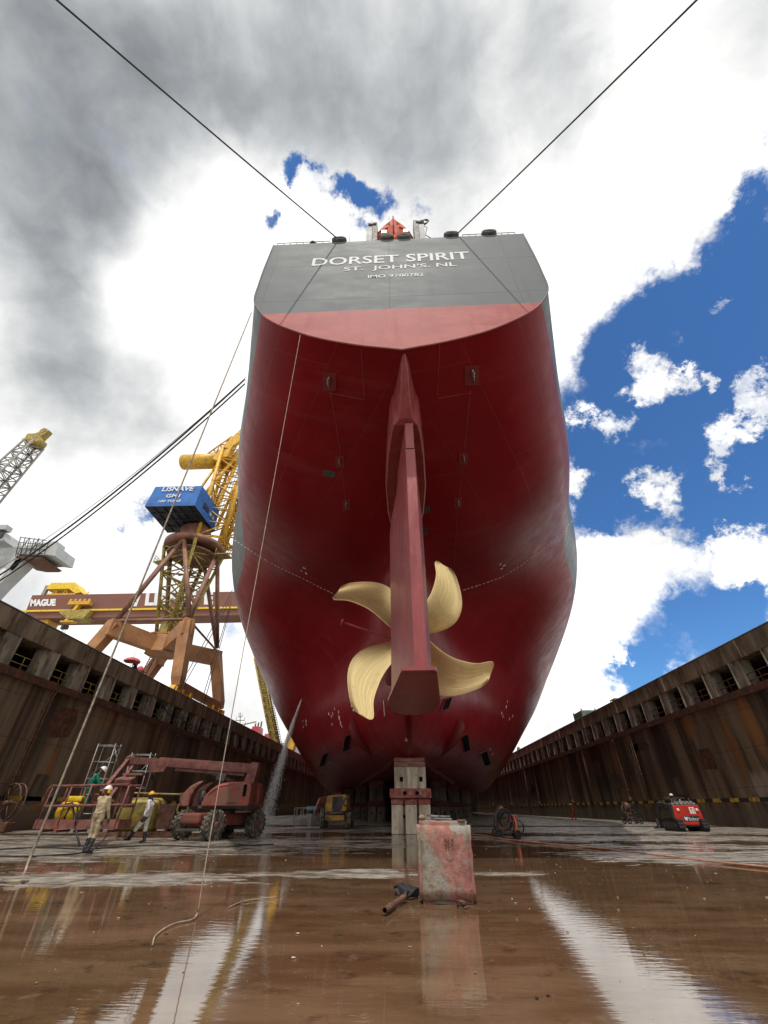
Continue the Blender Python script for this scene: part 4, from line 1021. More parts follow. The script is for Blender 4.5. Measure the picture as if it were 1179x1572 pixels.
mb=MB(); mb.box((-5.35,39.9,.66),(1.5,2.6,.32),bev=.04); mb.build('chassis',M['yellowm'],YL)
for x,y in ((-4.35,39.0),(-4.35,41.2),(-6.4,39.3),(-6.4,41.2)): wheel(YL,(x,y,.5),(1,.12,0),.52,.36,16,M['dksteel'],20)
mb=MB(); mb.beam((-5.2,39.8,2.1),(-6.6,38.7,1.75),.3,.35); mb.beam((-6.6,38.7,1.8),(-6.9,38.3,.8),.18,.2); mb.build('boom',M['liftred'],YL)
mb=MB()
X0,X1,Ya,Yb,zb=-8.25,-6.25,37.6,38.5,.12
mb.box(((X0+X1)/2,(Ya+Yb)/2,zb),(X1-X0,Yb-Ya,.1)); 
for y in (Ya,Yb):
    for z in (zb+.6,zb+1.15): mb.cyl((X0,y,z),(X1,y,z),.03,n=6)
    for k in range(5): x=X0+(X1-X0)*k/4; mb.cyl((x,y,zb),(x,y,zb+1.15),.028,n=6)
for x in (X0,X1):
    for z in (zb+.6,zb+1.15): mb.cyl((x,Ya,z),(x,Yb,z),.03,n=6)
mb.build('basket',M['steel'],YL)
mb=MB(); mb.box((-7.1,38.3,1.25),(.75,.3,.25),bev=.03); mb.build('control_box',mk('control_blue',(.12,.25,.42),.5),YL)
mb=MB(); mb.box((-7.1,37.9,.55),(.3,.3,.75),bev=.04); tag(mb.build('grease_drum',M['greyst']),'small pale canister standing in the white basket of the yellow lift','canister')
# ------------------------------------------------------------------ tracked skid loader seen from behind
SK=thing('skid_loader','small tracked loader with a bright red rear door and white lettering beside the right wall','skid loader',(19.0,35.6,0),rz=0)
sx,sy=19.03,35.2
def bb(c,s,mat,name,bev=.04,rot=None):
    mb=MB(); mb.box(c,s,rot=rot,bev=bev); return mb.build(name,mat,SK)
for sd in (-1,1):
    mb=MB(); x=sx+sd*.78; pr=[(-.2,.0),(1.5,0),(1.85,.28),(1.75,.62),(.2,.75),(-.35,.62),(-.45,.25)]
    mb.loft([[(xx,sy+.1+y,z) for y,z in pr] for xx in (x-.2,x+.2)],close=True,caps=True,smooth=False)
    for k in range(len(pr)):
        a=Vector((x,sy+.1+pr[k][0],pr[k][1])); c2=Vector((x,sy+.1+pr[(k+1)%len(pr)][0],pr[(k+1)%len(pr)][1])); L=(c2-a).length
        for q in range(max(1,int(L/.16))): mb.beam(a+(c2-a)*(q+.2)/max(1,int(L/.16))+V(-.2,0,0),a+(c2-a)*(q+.2)/max(1,int(L/.16))+V(.2,0,0),.07,.06)
    mb.build('track',M['black'],SK)
    mb=MB()
    for y in (.15,.6,1.05,1.5): mb.cyl((x+sd*.1-.12,sy+.1+y,.3),(x+sd*.1+.12,sy+.1+y,.3),.2,n=12)
    mb.build('track_rollers',M['dksteel'],SK)
door=[(-.92,.36),(.99,.36),(.9,1.42),(-.80,1.42)]
mb=MB(); mb.prism([(sx+x,sy,z) for x,z in door],(0,.10,0)); dr=mb.build('rear_door',M['skidred'],SK); bv=dr.modifiers.new('b','BEVEL'); bv.width=.03; bv.segments=2
mb=MB(); mb.prism([(sx+x*1.04,sy+.09,z) for x,z in [(-.92,.28),(.99,.28),(.9,1.47),(-.8,1.47)]],(0,.35,0)); mb.build('rear_frame',M['dksteel'],SK)
mb=MB(); mb.prism([(sx-.36,sy-.012,.56),(sx+.72,sy-.012,.56),(sx+.68,sy-.012,.84),(sx-.35,sy-.012,.84)],(0,.014,0)); pl=mb.build('name_plate',M['stripek'],SK)
text('lettering','Bobcat',(sx-.03,sy-.018,.59),(sx+.66,sy-.018,.59),(sx-.03,sy-.018,.78),W,pl,bold=.0)
mb=MB(); mb.prism([(sx-.28,sy-.018,.62),(sx-.16,sy-.018,.58),(sx-.10,sy-.018,.64),(sx-.08,sy-.018,.74),(sx-.10,sy-.018,.81),(sx-.16,sy-.018,.765),(sx-.22,sy-.018,.77),(sx-.30,sy-.018,.82),(sx-.31,sy-.018,.72)],(0,.003,0)); mb.build('animal_head_emblem',W,pl)
mb=MB(); mb.prism([(sx+.2,sy-.01,.96),(sx+.57,sy-.01,.96),(sx+.55,sy-.01,1.32),(sx+.2,sy-.01,1.32)],(0,.012,0)); q=mb.build('number_plate',W,SK)
text('lettering','T1',(sx+.26,sy-.016,1.02),(sx+.51,sy-.016,1.02),(sx+.26,sy-.016,1.26),M['skidred'],q,bold=.03)
for dx in (-.55,.70):
    mb=MB(); mb.lathe((sx+dx,sy-.02,1.17),(0,-1,0),[(.085,0),(.09,.02),(.06,.04)],14); mb.build('tail_light',mk('lamp_lens',(.85,.75,.6),.25,bump=0),SK)
bb((sx,sy+1.15,1.35),(1.5,1.6,.35),M['dksteel'],'cab_base',.05)
mb=MB()
for x in (-.62,.62):
    for y in (.35,1.75): mb.beam((sx+x,sy+y,1.3),(sx+x*.95,sy+y,1.82),.07)
mb.box((sx,sy+1.35,1.84),(1.3,.9,.05),bev=.02); mb.build('cab_frame',M['dksteel'],SK)
mb=MB(); mb.box((sx,sy+.25,1.5),(1.6,.3,.12),bev=.03)
for k in range(5): mb.box((sx-.55+k*.27,sy+.12,1.6),(.1,.2,.12),rot=(0,0,k*.4))
mb.cyl((sx-.1,sy+.2,1.45),(sx-.1,sy+.2,1.75),.05,n=8); mb.build('engine_top',M['greyst'],SK)
for sd in (-1,1):
    mb=MB(); x=sx+sd*.74; mb.beam((x,sy+.1,1.3),(x,sy+1.9,1.5),.14,.26); mb.beam((x,sy+1.9,1.55),(x,sy+2.6,.55),.14,.22); mb.build('lift_arm',M['dksteel'],SK)
mb=MB(); mb.loft([[(x,sy+2.6,.1),(x,sy+3.3,.06),(x,sy+3.35,.12),(x,sy+2.75,.2),(x,sy+2.7,.65),(x,sy+2.6,.65)] for x in (sx-.95,sx+.95)],close=True,caps=True,smooth=False); mb.build('bucket',M['dksteel'],SK)
# ------------------------------------------------------------------ blasting carts
def cart(loc,rz,label,s=1.0,bottle=True):
    t=thing('washer_cart',label,'hose cart',(0,0,0))
    mb=MB(); mb.tube([(-.5,0,.15),(-.45,0,.9),(-.3,0,1.15)],.03,6); mb.tube([(-.5,.45,.15),(-.45,.45,.9),(-.3,.45,1.15)],.03,6); mb.cyl((-.3,0,1.15),(-.3,.45,1.15),.03,n=6)
    for y in (0,.45): mb.cyl((-.5,y,.2),(.6,y,.25),.03,n=6); mb.cyl((.6,y,.25),(.1,y,.85),.025,n=6); mb.cyl((-.45,y,.85),(.1,y,.85),.025,n=6)
    mb.box((.05,.22,.26),(1.1,.5,.05)); mb.build('frame',M['dksteel'],t)
    mb=MB(); mb.box((-.15,.22,.52),(.55,.4,.42),bev=.06); mb.cyl((-.2,.0,.5),(-.2,.45,.5),.2,n=14); mb.build('pump',M['rust'],t)
    mb=MB(); mb.lathe((-.12,.22,.75),(0,0,1),[(.2,0),(.24,.1),(.22,.35),(.13,.5),(.02,.56)],14); mb.build('hooded_motor',M['liftdust'],t)
    for x,r in ((-.45,.2),(.5,.17)):
        for y in (-.08,.53):
            mb=MB(); mb.torus((x,y,r),(0,1,0),r*.8,r*.22,16,6); mb.cyl((x,y-.03,r),(x,y+.03,r),r*.35,n=10); mb.build('wheel',M['black'],t)
    mb=MB()
    for k,(c,r,a) in enumerate((((-.05,-.06,.75),.36,.5),((-.0,-.09,.7),.3,.2),((.08,-.05,.62),.33,.9),((-.1,-.1,.82),.26,-.2),((.55,.2,.4),.34,0))): mb.torus(c,(math.sin(a)*.5,1,.35*math.cos(a)),r,.028,22,5,sx=1,sy=1.25 if k<4 else 1)
    mb.build('hose_coil',M['cable'],t)
    if bottle:
        mb=MB(); mb.lathe((.45,.05,.22),(0,0,1),[(.10,0),(.115,.05),(.115,.4),(.08,.5),(.03,.54),(.03,.62)],12); mb.build('gas_bottle',M['bottle'],t)
        mb=MB(); mb.box((.42,.15,.82),(.3,.2,.22),bev=.03); mb.build('control_box',M['skidred'],t)
    t.location=loc; t.rotation_euler=(0,0,rz); t.scale=(s,s,s); return t
cart((5.2,26.9,0),.05,'rusty hose cart with an orange bottle and red box, standing at the water edge',1.05)
cart((22.55,51.6,0),.2,'brown hose cart standing against the right dock wall left of the loader',1.35,False)
# ------------------------------------------------------------------ people
def capsule(mb,a,b,ra,rb,n=12):
    a,b=Vector(a),Vector(b); mb.cyl(a,b,ra,rb,n=n); mb.sphere(a,ra,seg=n,rings=8); mb.sphere(b,rb,seg=n,rings=8)
def solid(mb,name,vox,it=4):
    me=bpy.data.meshes.new(name); mb.bm.normal_update(); bmesh.ops.recalc_face_normals(mb.bm,faces=mb.bm.faces[:]); mb.bm.to_mesh(me); mb.bm.free()
    o=bpy.data.objects.new('tmp',me); COL.objects.link(o)
    r=o.modifiers.new('r','REMESH'); r.mode='VOXEL'; r.voxel_size=vox; s=o.modifiers.new('s','SMOOTH'); s.iterations=it; s.factor=.5
    bpy.context.view_layer.update()
    m2=bpy.data.meshes.new_from_object(o.evaluated_get(bpy.context.evaluated_depsgraph_get())); bpy.data.objects.remove(o); bpy.data.meshes.remove(me); m2.name=name; return m2
def hand(mb,wr,d,palm,curl=.5,s=1.0,thumb=1):
    """palm and five unequal fingers along d; palm = palm normal"""
    d=Vector(d).normalized(); n=Vector(palm); n=(n-d*n.dot(d)).normalized(); x=d.cross(n).normalized()*thumb
    wr=Vector(wr); c=wr+d*.05*s
    for k in range(-1,2): capsule(mb,wr+x*k*.015*s,wr+d*.09*s+x*k*.026*s,.018*s,.017*s,8)
    for k,(o,L) in enumerate(((-.036,.058),(-.012,.072),(.012,.078),(.036,.07))):
        p=wr+d*.09*s+x*o*s; d2=(d+n*curl*.7).normalized(); q=p+d2*L*.55*s; d3=(d+n*curl*1.8).normalized(); r=q+d3*L*.5*s
        capsule(mb,p,q,.0115*s,.0105*s,8); capsule(mb,q,r,.0105*s,.009*s,8)
    p=wr+d*.03*s+x*.03*s; q=p+(d*.6+x*.8+n*.3).normalized()*.045*s; r=q+(d*.9+x*.25+n*.4).normalized()*.035*s
    capsule(mb,p,q,.014*s,.012*s,8); capsule(mb,q,r,.012*s,.0095*s,8)
def person(label,loc,rz,J,suit,boots=None,helm=None,extras=None,skin=None,glove=None,S=1.0,bulk=1.0,group=None,parent=None):
    """J: joints in metres, x right, y forward, z up, feet on z=0"""
    t=thing('person',label,'person',(0,0,0),group)
    j={k:Vector(v) for k,v in J.items()}
    mb=MB(); b=bulk
    pel,chest,neck,head=j['pelvis'],j['chest'],j['neck'],j['head']
    side=(j['shR']-j['shL']).normalized(); hs=(j['hipR']-j['hipL']).normalized()
    # trunk: widened capsules
    for k in (-1,0,1):
        capsule(mb,pel+hs*k*.075,(pel+chest)/2+side*k*.07,.125*b,.118*b); capsule(mb,(pel+chest)/2+side*k*.07,chest+side*k*.085,.118*b,.125*b)
    capsule(mb,j['shL'],chest,.078*b,.12*b); capsule(mb,j['shR'],chest,.078*b,.12*b)
    capsule(mb,chest+(neck-chest)*.5,neck,.085,.062); capsule(mb,neck,head-(head-neck)*.3,.06,.058)
    capsule(mb,j['shL'],neck-(neck-chest)*.25,.07,.07); capsule(mb,j['shR'],neck-(neck-chest)*.25,.07,.07)
    for s in 'LR':
        capsule(mb,j['sh'+s],j['el'+s],.072*b,.055*b); capsule(mb,j['el'+s],j['wr'+s],.056*b,.043*b)
        capsule(mb,j['hip'+s],j['kn'+s],.112*b,.078*b); capsule(mb,j['kn'+s],j['an'+s],.078*b,.068*b)
        toe=j['toe'+s]; heel=j['an'+s]-(toe-j['an'+s]).normalized()*.03; 
        capsule(mb,Vector((heel.x,heel.y,heel.z-.02)),toe,.05,.042)
    # head with face
    up=(head-neck).normalized(); f=Vector(J.get('look',(0,1,0))); f=(f-up*f.dot(up)).normalized(); r=f.cross(up)
    B=Matrix((r,f,up)).transposed()
    def hs_(c,sc,rad=.1): 
        mb.sphere((0,0,0),0.0001,seg=6,rings=4) if False else None
        q=[]; 
        tmp=MB(); tmp.sphere((0,0,0),rad,sc=sc,seg=16,rings=12); mp={v:mb.bm.verts.new(head+B@(v.co+Vector(c))) for v in tmp.bm.verts}
        for fa in tmp.bm.faces: mb.face([mp[v] for v in fa.verts])
        tmp.bm.free()
    hs_((0,0,.02),(.78,.98,1.08)); hs_((0,.025,-.055),(.60,.72,.65)); hs_((0,.102,-.015),(.16,.24,.3)); hs_((0,.07,-.095),(.35,.3,.25))
    hs_((0,.095,-.055),(.28,.13,.07)); hs_((0,.085,.03),(.6,.15,.1))
    for sd in (-1,1): hs_((sd*.08,-.005,-.005),(.12,.28,.36))
    for s,th in (('L',-1),('R',1)):
        d=(j['wr'+s]-j['el'+s]); hd=Vector(J.get('hand'+s,d)); hand(mb,j['wr'+s],hd,J.get('palm'+s,(-th,0,0)),J.get('curl'+s,.5),1.0,th if J.get('flip') else -th)
    body=solid(mb,'body',.0125); 
    mats=[suit,skin or M['skin'],boots or M['boot'],glove or skin or M['skin']]
    for m in mats: body.materials.append(m)
    bt=.30 if boots else .13
    for p in body.polygons:
        c=p.center; p.use_smooth=True; mi=0
        if (c-neck).dot(up)>.02 and (c-head).length<.24: mi=1
        for s in 'LR':
            d=(j['wr'+s]-j['el'+s]).normalized()
            if (c-j['wr'+s]).dot(d)>-.005 and (c-j['wr'+s]).length<.24: mi=3
            ax=(j['kn'+s]-j['an'+s]).normalized(); u=(c-j['an'+s])
            if u.dot(ax)<(.30 if boots is M['boot'] else .06) and (u-ax*u.dot(ax)).length<.24 and u.length<.38: mi=2
        p.material_index=mi
    # cloth folds
    for v in body.vertices:
        c=v.co
        if (c-head).length>.2 and all((c-j['wr'+s]).length>.16 for s in 'LR'):
            d=mnoise.noise(Vector((c.x*9,c.y*9,c.z*14)))*.010+mnoise.noise(Vector((c.x*20,c.y*20,c.z*34+5)))*.005
            v.co=c+v.normal*d
    bo=link('body',body,t)
    mb=MB()
    for sd in (-1,1): mb.sphere(head+B@Vector((sd*.032,.088,.012)),.011,seg=8,rings=6)
    mb.build('eyes',M['void'],t)
    if helm:
        mb=MB(); rows=[]
        for i in range(8):
            a=math.pi/2*i/7; rr=.122*math.cos(a)+.0005; rows.append([head+B@Vector((rr*.92*math.cos(q),rr*1.1*math.sin(q)-.005,.065+.118*math.sin(a))) for q in [2*math.pi*k/20 for k in range(20)]])
        mb.loft(rows,close=True)
        bri=[]
        for rad,z in ((.118,.062),(.135,.055),(.135,.062),(.118,.072)): bri.append([head+B@Vector((rad*.92*math.cos(q),(rad*1.08+(.045 if math.sin(q)>0 else 0)*math.sin(q)**2*(1 if rad>.12 else 0))*math.sin(q)-.005,z)) for q in [2*math.pi*k/20 for k in range(20)]])
        mb.loft(bri+[bri[0]],close=True)
        mb.tube([head+B@Vector((0,.115*math.cos(a),.072+.118*math.sin(a))) for a in [math.pi*k/8 for k in range(9)]],.012,5)
        mb.build('hard_hat',helm,t)
    if extras: extras(t,j,head,B)
    t.location=loc; t.rotation_euler=(0,0,rz); t.scale=(S,S,S)
    return t
def stand(**k):
    J=dict(pelvis=(0,0,.97),chest=(0,.01,1.30),neck=(0,.01,1.49),head=(0,.03,1.62),shL=(-.19,0,1.43),shR=(.19,0,1.43),elL=(-.26,-.02,1.14),elR=(.26,-.02,1.14),wrL=(-.27,.06,.90),wrR=(.27,.06,.90),
      hipL=(-.10,0,.93),hipR=(.10,0,.93),knL=(-.12,.02,.51),knR=(.12,.02,.51),anL=(-.13,-.02,.10),anR=(.13,-.02,.10),toeL=(-.15,.15,.045),toeR=(.15,.15,.045))
    J.update(k); return J
# beige worker, back to us, feet together, looking towards the basket
def ex_beige(t,j,head,B):
    mb=MB()
    for sd in (-1,1): mb.lathe(head+B@Vector((sd*.075,0,-.0)),B@Vector((sd,0,0)),[(.02,0),(.05,.005),(.055,.03),(.04,.055)],14)
    mb.tube([head+B@Vector((math.cos(a)*.105,-.0,.02+math.sin(a)*.17)) for a in [math.pi*k/10 for k in range(11)]],.012,5)
    mb.build('ear_defender',M['helmy'],t)
    mb=MB(); 
    for k,(w,s) in enumerate(((.27,''),(.2,''))): pass
    c=j['chest']; 
    mb.bm.free()
    mb=MB(); mb.torus(j['pelvis']+V(0,0,.07),(0,0,1),.158,.018,24,6,sx=1.2,sy=.86); mb.build('belt',M['fbeige'],t)
person('worker in beige coveralls and white helmet, back turned, standing by the red basket',(-10.75,17.5,0),R_(-12),
  stand(knL=(-.09,.03,.5),knR=(.10,.0,.5),anL=(-.10,-.02,.10),anR=(.085,-.1,.10),toeL=(-.14,.14,.045),toeR=(.11,.06,.045),chest=(.015,-.0,1.30),elR=(.27,.03,1.13),wrR=(.29,.13,.90),elL=(-.22,.1,1.15),wrL=(-.1,.26,1.10),look=(.35,1,-.1)),M['fbeige'],M['boot'],M['helmw'],ex_beige,S=1.07)
# white coverall worker striding left
def ex_white(t,j,head,B):
    mb=MB(); mb.sphere(head+B@Vector((0,.022,-.055)),.09,sc=(.92,1.05,.75),seg=14,rings=10); mb.sphere(j['neck']+V(0,0,.0),.088,sc=(1,1,.7)); mb.build('face_cloth',M['scarf'],t)
person('worker in a white coverall and yellow helmet, striding left in black boots',(-11.6,22.5,0),R_(90),
  stand(hipL=(-.1,.0,.92),hipR=(.1,.0,.92),knL=(-.10,.24,.53),anL=(-.10,.47,.17),toeL=(-.11,.63,.15),knR=(.11,-.02,.50),anR=(.11,-.10,.10),toeR=(.12,.07,.045),chest=(0,.0,1.30),neck=(0,.02,1.49),head=(0,.05,1.62),
   elL=(-.24,-.1,1.16),wrL=(-.22,.0,.93),elR=(.24,.06,1.15),wrR=(.2,.2,.96)),M['fwhite'],M['boot'],M['helmy'],ex_white,S=1.05)
# green worker in the basket, bent forward
def ex_green(t,j,head,B):
    mb=MB(); f=Vector((0,1,0))
    c=j['chest']
    for s,sd in (('L',-1),('R',1)): mb.tube([j['pelvis']+V(sd*.14,-.13,.05),j['chest']+V(sd*.05,-.165,-.05),j['sh'+s]+V(-sd*.05,-.09,.05),j['sh'+s]+V(-sd*.06,.08,.04),j['chest']+V(sd*.08,.13,-.05)],.018,5)
    mb.torus(j['pelvis']+V(0,0,.05),(0,0,1),.15,.02,20,6,sx=1.2,sy=.92)
    for s in 'LR': mb.torus((j['hip'+s]*.7+j['kn'+s]*.3),(0,.05,1),.112,.016,16,5)
    mb.box(j['chest']+V(0,-.165,-.06),(.07,.02,.09)); mb.build('safety_harness',M['steel'],t)
person('worker in green coveralls, safety harness and white helmet, leaning forward inside the red basket',tuple(onY(124,1250,20.75).xy)+(.86,),R_(-55),
  stand(chest=(0,.06,1.31),neck=(0,.13,1.48),head=(0,.21,1.59),shL=(-.2,.1,1.43),shR=(.2,.1,1.43),elL=(-.3,.14,1.16),wrL=(-.22,.34,1.08),elR=(.28,.24,1.18),wrR=(.2,.45,1.12),knL=(-.14,.06,.5),knR=(.16,.04,.5),anL=(-.2,-.05,.1),anR=(.2,-.05,.1),toeL=(-.22,.1,.045),toeR=(.22,.1,.045),look=(0,1,-.5)),M['fgreen'],M['boot'],M['helmw'],ex_green,glove=M['glove'],S=1.08)
# orange worker far right
person('worker in an orange coverall and white helmet walking in front of the dark right wall',(23.2,71.5,0),R_(75),
  stand(knL=(-.1,.15,.52),anL=(-.1,.2,.10),toeL=(-.1,.37,.045),knR=(.1,.03,.5),anR=(.1,-.26,.13),toeR=(.1,-.12,.045),elL=(-.25,.08,1.15),wrL=(-.22,.22,1.0),elR=(.25,-.1,1.15),wrR=(.25,-.02,.92)),M['forange'],None,M['helmw'])
# driver inside the skid loader
seat=stand(pelvis=(0,0,.55),hipL=(-.1,.02,.53),hipR=(.1,.02,.53),knL=(-.14,.45,.55),knR=(.14,.45,.55),anL=(-.14,.5,.13),anR=(.14,.5,.13),toeL=(-.14,.66,.08),toeR=(.14,.66,.08),chest=(0,.0,.88),neck=(0,.02,1.07),head=(0,.04,1.20),shL=(-.19,0,1.0),shR=(.19,0,1.0),elL=(-.25,.12,.76),elR=(.25,.12,.76),wrL=(-.2,.36,.78),wrR=(.2,.36,.78))
person('driver with a white helmet sitting in the cab of the small red loader',(sx-.25,sy+.75,.72),0,seat,M['fblack'],None,M['helmw'])
# figure on the quay under the parasol
qx,qy=-28.1,43.6
person('person in dark clothes crouching on the left quay under a pink parasol',(qx,qy,ZT+.28),R_(60),stand(pelvis=(0,0,.45),hipL=(-.1,0,.43),hipR=(.1,0,.43),knL=(-.14,.36,.55),knR=(.14,.36,.55),anL=(-.14,.22,.1),anR=(.14,.22,.1),toeL=(-.14,.4,.045),toeR=(.14,.4,.045),chest=(0,.12,.76),neck=(0,.18,.94),head=(0,.22,1.07),shL=(-.19,.14,.88),shR=(.19,.14,.88),elL=(-.24,.3,.68),elR=(.24,.3,.68),wrL=(-.16,.46,.72),wrR=(.16,.46,.72)),M['fblack'])
t=thing('parasol','faded pink parasol standing open on the left quay edge by the crane','parasol',(qx,qy-.8,ZT))
mb=MB(); n=16; cz=ZT+1.55; rows=[[(qx,qy-.9+.05,cz)]*n]+[[(qx+r*math.cos(2*math.pi*k/n),qy-.9+r*math.sin(2*math.pi*k/n),z+.04*math.sin(8*math.pi*k/n)*r) for k in range(n)] for r,z in ((.3,cz-.04),(.6,cz-.16),(.8,cz-.36),(.82,cz-.46))]
mb.loft(rows,close=True,smooth=False); mb.build('canopy',M['pink'],t)
mb=MB(); mb.cyl((qx,qy-.9,ZT),(qx,qy-.9,ZT+2.3),.025,n=6); mb.build('pole',M['steel'],t)
mb=MB(); mb.sphere((qx+.05,qy+.95,ZT+.62),.5,sc=(.8,1,1.1),seg=14,rings=10)
for v in mb.bm.verts: v.co+=Vector((1,1,1))*mnoise.noise(v.co*2.5)*.16
tag(mb.build('bundle',M['pink']),'pink cloth bundle lying on the left quay beside the crouching person','bundle')
# ------------------------------------------------------------------ big level-luffing crane on the left quay
Q=ZT+.03
CR=thing('quay_crane','big brown and yellow quay crane with a blue lettered machine house','crane',(-36.6,62.3,Q))
ctr=Vector((-36.6,62.3,0))
corn={'FR':((-29.0,54.9,14.0),(-30.2,55.2,22.6)),'FL':((-44.6,54.9,14.0),(-40.6,55.2,22.6)),'RR':((-29.0,69.8,14.0),(-31.5,69.3,22.6)),'RL':((-44.6,69.8,14.0),(-40.6,69.3,22.6))}
hub=ctr+V(0,0,22.3)
for k,(a,b) in corn.items():
    a,b=Vector(a),Vector(b)
    mb=MB(); d=(b-a); 
    mb.beam(a,a+d*.12,1.0,1.0,up=(0,1,0),w2=1.35,h2=1.5); mb.beam(a+d*.12,b,1.35,1.5,up=(0,1,0),w2=1.6,h2=1.7)
    mb.build('leg',M['crbrown'],CR)
    mb=MB(); inw=(ctr+V(0,0,22.0)-b); mid=b+inw*.5
    mb.beam(b+V(0,0,-.75)-inw.normalized()*.9,b+inw*.86+V(0,0,-.6),1.35,2.3,w2=1.4,h2=2.2); mb.build('portal_arm',M['crbrown'],CR)
mb=MB(); mb.cyl(ctr+V(0,0,20.3),ctr+V(0,0,22.9),2.6,2.2,n=10,smooth=False); mb.box(ctr+V(0,0,23.2),(3.6,3.6,.25)); mb.build('portal_hub',M['crbrown'],CR)
# sill beams and bogies
for y,xs in ((0,(-29.0,-44.6)),):
    for x in xs:
        mb=MB(); mb.beam((x,55.5,14.25),(x,69.2,14.25),.8,1.0); mb.build('sill_beam',M['crbrown'],CR)
        for yy in (54.2,56.0,58.3,66.3,68.6,70.4):
            mb=MB(); mb.prism([(x-.35,yy-.75,13.1),(x-.35,yy+.75,13.1),(x-.35,yy+.35,13.95),(x-.35,yy-.35,13.95)],(.7,0,0))
            for w in (-.42,.42): mb.cyl((x-.2,yy+w,13.0),(x+.2,yy+w,13.0),.32,n=14)
            mb.box((x+.45,yy,13.5),(.3,.5,.7)); mb.build('bogie',M['yellow'],CR)
# stairs on the back left leg
mb=MB(); a=Vector((-42.9,68.0,15)); b=Vector((-40.5,66.5,21.5))
for s in (-.4,.4): mb.beam(a+V(s,0,0),b+V(s,0,0),.08,.2)
for k in range(22): mb.box(a+(b-a)*(k/21),(.85,.25,.05))
mb.build('stairs',M['rust'],CR)
# tube struts to the slewing ring
nodes={'F':ctr+V(0,-4.3,38.6),'R':ctr+V(4.3,0,38.2),'B':ctr+V(0,4.3,38.6),'L':ctr+V(-4.3,0,38.2)}
for k,ns in {'FR':'FR','FL':'FL','RR':'RB','RL':'LB'}.items():
    for n_ in ns:
        b=Vector(corn[k][1])+V(0,0,.9); mb=MB(); mb.cyl(b,nodes[n_],.36,n=12); mb.build('strut',M['crtube'],CR)
for p,q in (('FL','FR'),('FR','RR'),('RR','RL'),('RL','FL')):
    mb=MB(); mb.cyl(Vector(corn[p][1])+V(0,0,.5),Vector(corn[q][1])+V(0,0,.5),.22 if p=='FL' else .16,n=10); mb.build('tie_tube',M['crtube'],CR)
# centre lattice mast, spreading upward
mb=MB(); mb.lattice(ctr+V(0,0,23.2),ctr+V(0,0,38.6),2.4,7.0,6,.28,.15,up=(.35,1,0)); mb.cyl(ctr+V(0,0,23.2),ctr+V(0,0,25.2),1.6,1.6,n=8,smooth=False)
for z,w in ((28,3.8),(32.5,5.0),(36.8,6.4)): 
    for k in range(8):
        a=2*math.pi*k/8; mb.cyl(ctr+V(w/2*math.cos(a),w/2*math.sin(a),z),ctr+V(w/2*math.cos(a+.785),w/2*math.sin(a+.785),z+.8),.12,n=4)
mb.build('lattice_mast',M['yellowd'],CR)
mb=MB(); mb.lathe(ctr+V(0,0,38.5),(0,0,1),[(4.4,0),(5.15,.15),(5.2,.9),(4.5,1.0)],36); mb.lathe(ctr+V(0,0,37.3),(0,0,1),[(4.2,0),(4.3,.25),(4.0,.4)],28); mb.cyl(ctr+V(0,0,39.4),ctr+V(-.6,-.8,43.0),2.6,n=20); mb.build('slewing_ring',M['crtube'],CR)
mb=MB()
for a,l in ((2.9,1.7),(-.1,2.2)):
    c=ctr+V(math.cos(a)*6.0,math.sin(a)*6.0-.4,36.9); mb.box(c,(2.4,2.0,.15),rot=(0,0,a))
    for i in (-1,1):
        for j in (-1,0,1): mb.cyl(c+V(i*1.1,j*.9,0),c+V(i*1.1,j*.9,1.1),.05,n=5)
        for z in (.6,1.1): mb.cyl(c+V(i*1.1,-.9,z),c+V(i*1.1,.9,z),.04,n=5)
mb.build('service_platform',M['yellowd'],CR)
# machine house
hz=43.0; hh=4.7
corners=[onZ(x,y,hz) for x,y in ((222,777.5),(299,776),(329,816),(257,818))]
hc=sum(corners,Vector())/4
def ringz(z,k=1.0,front=0): return [Vector((hc.x+(c.x-hc.x)*k,hc.y+(c.y-hc.y)*k+(front if i<2 else 0),z)) for i,c in enumerate(corners)]
mb=MB(); mb.loft([ringz(hz),ringz(hz+.7),ringz(hz+.72,.985),ringz(hz+hh,.975,.35)],close=True,smooth=False); mb.face([mb.bm.verts.new(p) for p in ringz(hz+hh,.975,.35)])
A_,B_=corners[1],corners[2]
C0,C1=corners[0],corners[1]; fn_=Vector((C1.y-C0.y,-(C1.x-C0.x),0)).normalized()
nr=Vector((B_.y-A_.y,-(B_.x-A_.x),0)).normalized()
def RS(t,z,o=.02): return A_+(B_-A_)*t+V(0,0,z-hz)+nr*o
for k in range(1,7): mb.beam(RS(k/7,hz+.8,-.05),RS(k/7,hz+hh-.3,-.12),.07)
house=mb.build('machine_house',M['blue'],CR)
mb=MB(); mb.face([mb.bm.verts.new(p) for p in ringz(hz+.06,.985)])
for k in (.15,.35,.5,.65,.85): mb.beam(corners[0]+(corners[1]-corners[0])*k+V(0,.3,0),corners[3]+(corners[2]-corners[3])*k+V(0,-.3,0),.25,.3)
for k in (.25,.5,.75): mb.beam(corners[0]+(corners[3]-corners[0])*k+V(.3,0,-.06),corners[1]+(corners[2]-corners[1])*k+V(-.3,0,-.06),.22,.25)
mb.build('underframe',M['dkblue'],house)
def fp(x,z): 
    """point on the front wall of the house at fraction x, height z"""
    return C0+(C1-C0)*x+V(0,.35*max(0,(z-hz)/hh)-.05*(C0-hc).length*0,z-hz)+fn_*.08
def ht(s,x0,x1,z0,z1,bold=.04):
    a,b,c=fp(x0,z0),fp(x1,z0),fp(x0+.01,z1)
    text('lettering',s,a,b,c,W,house,bold=bold,thick=fn_*.03)
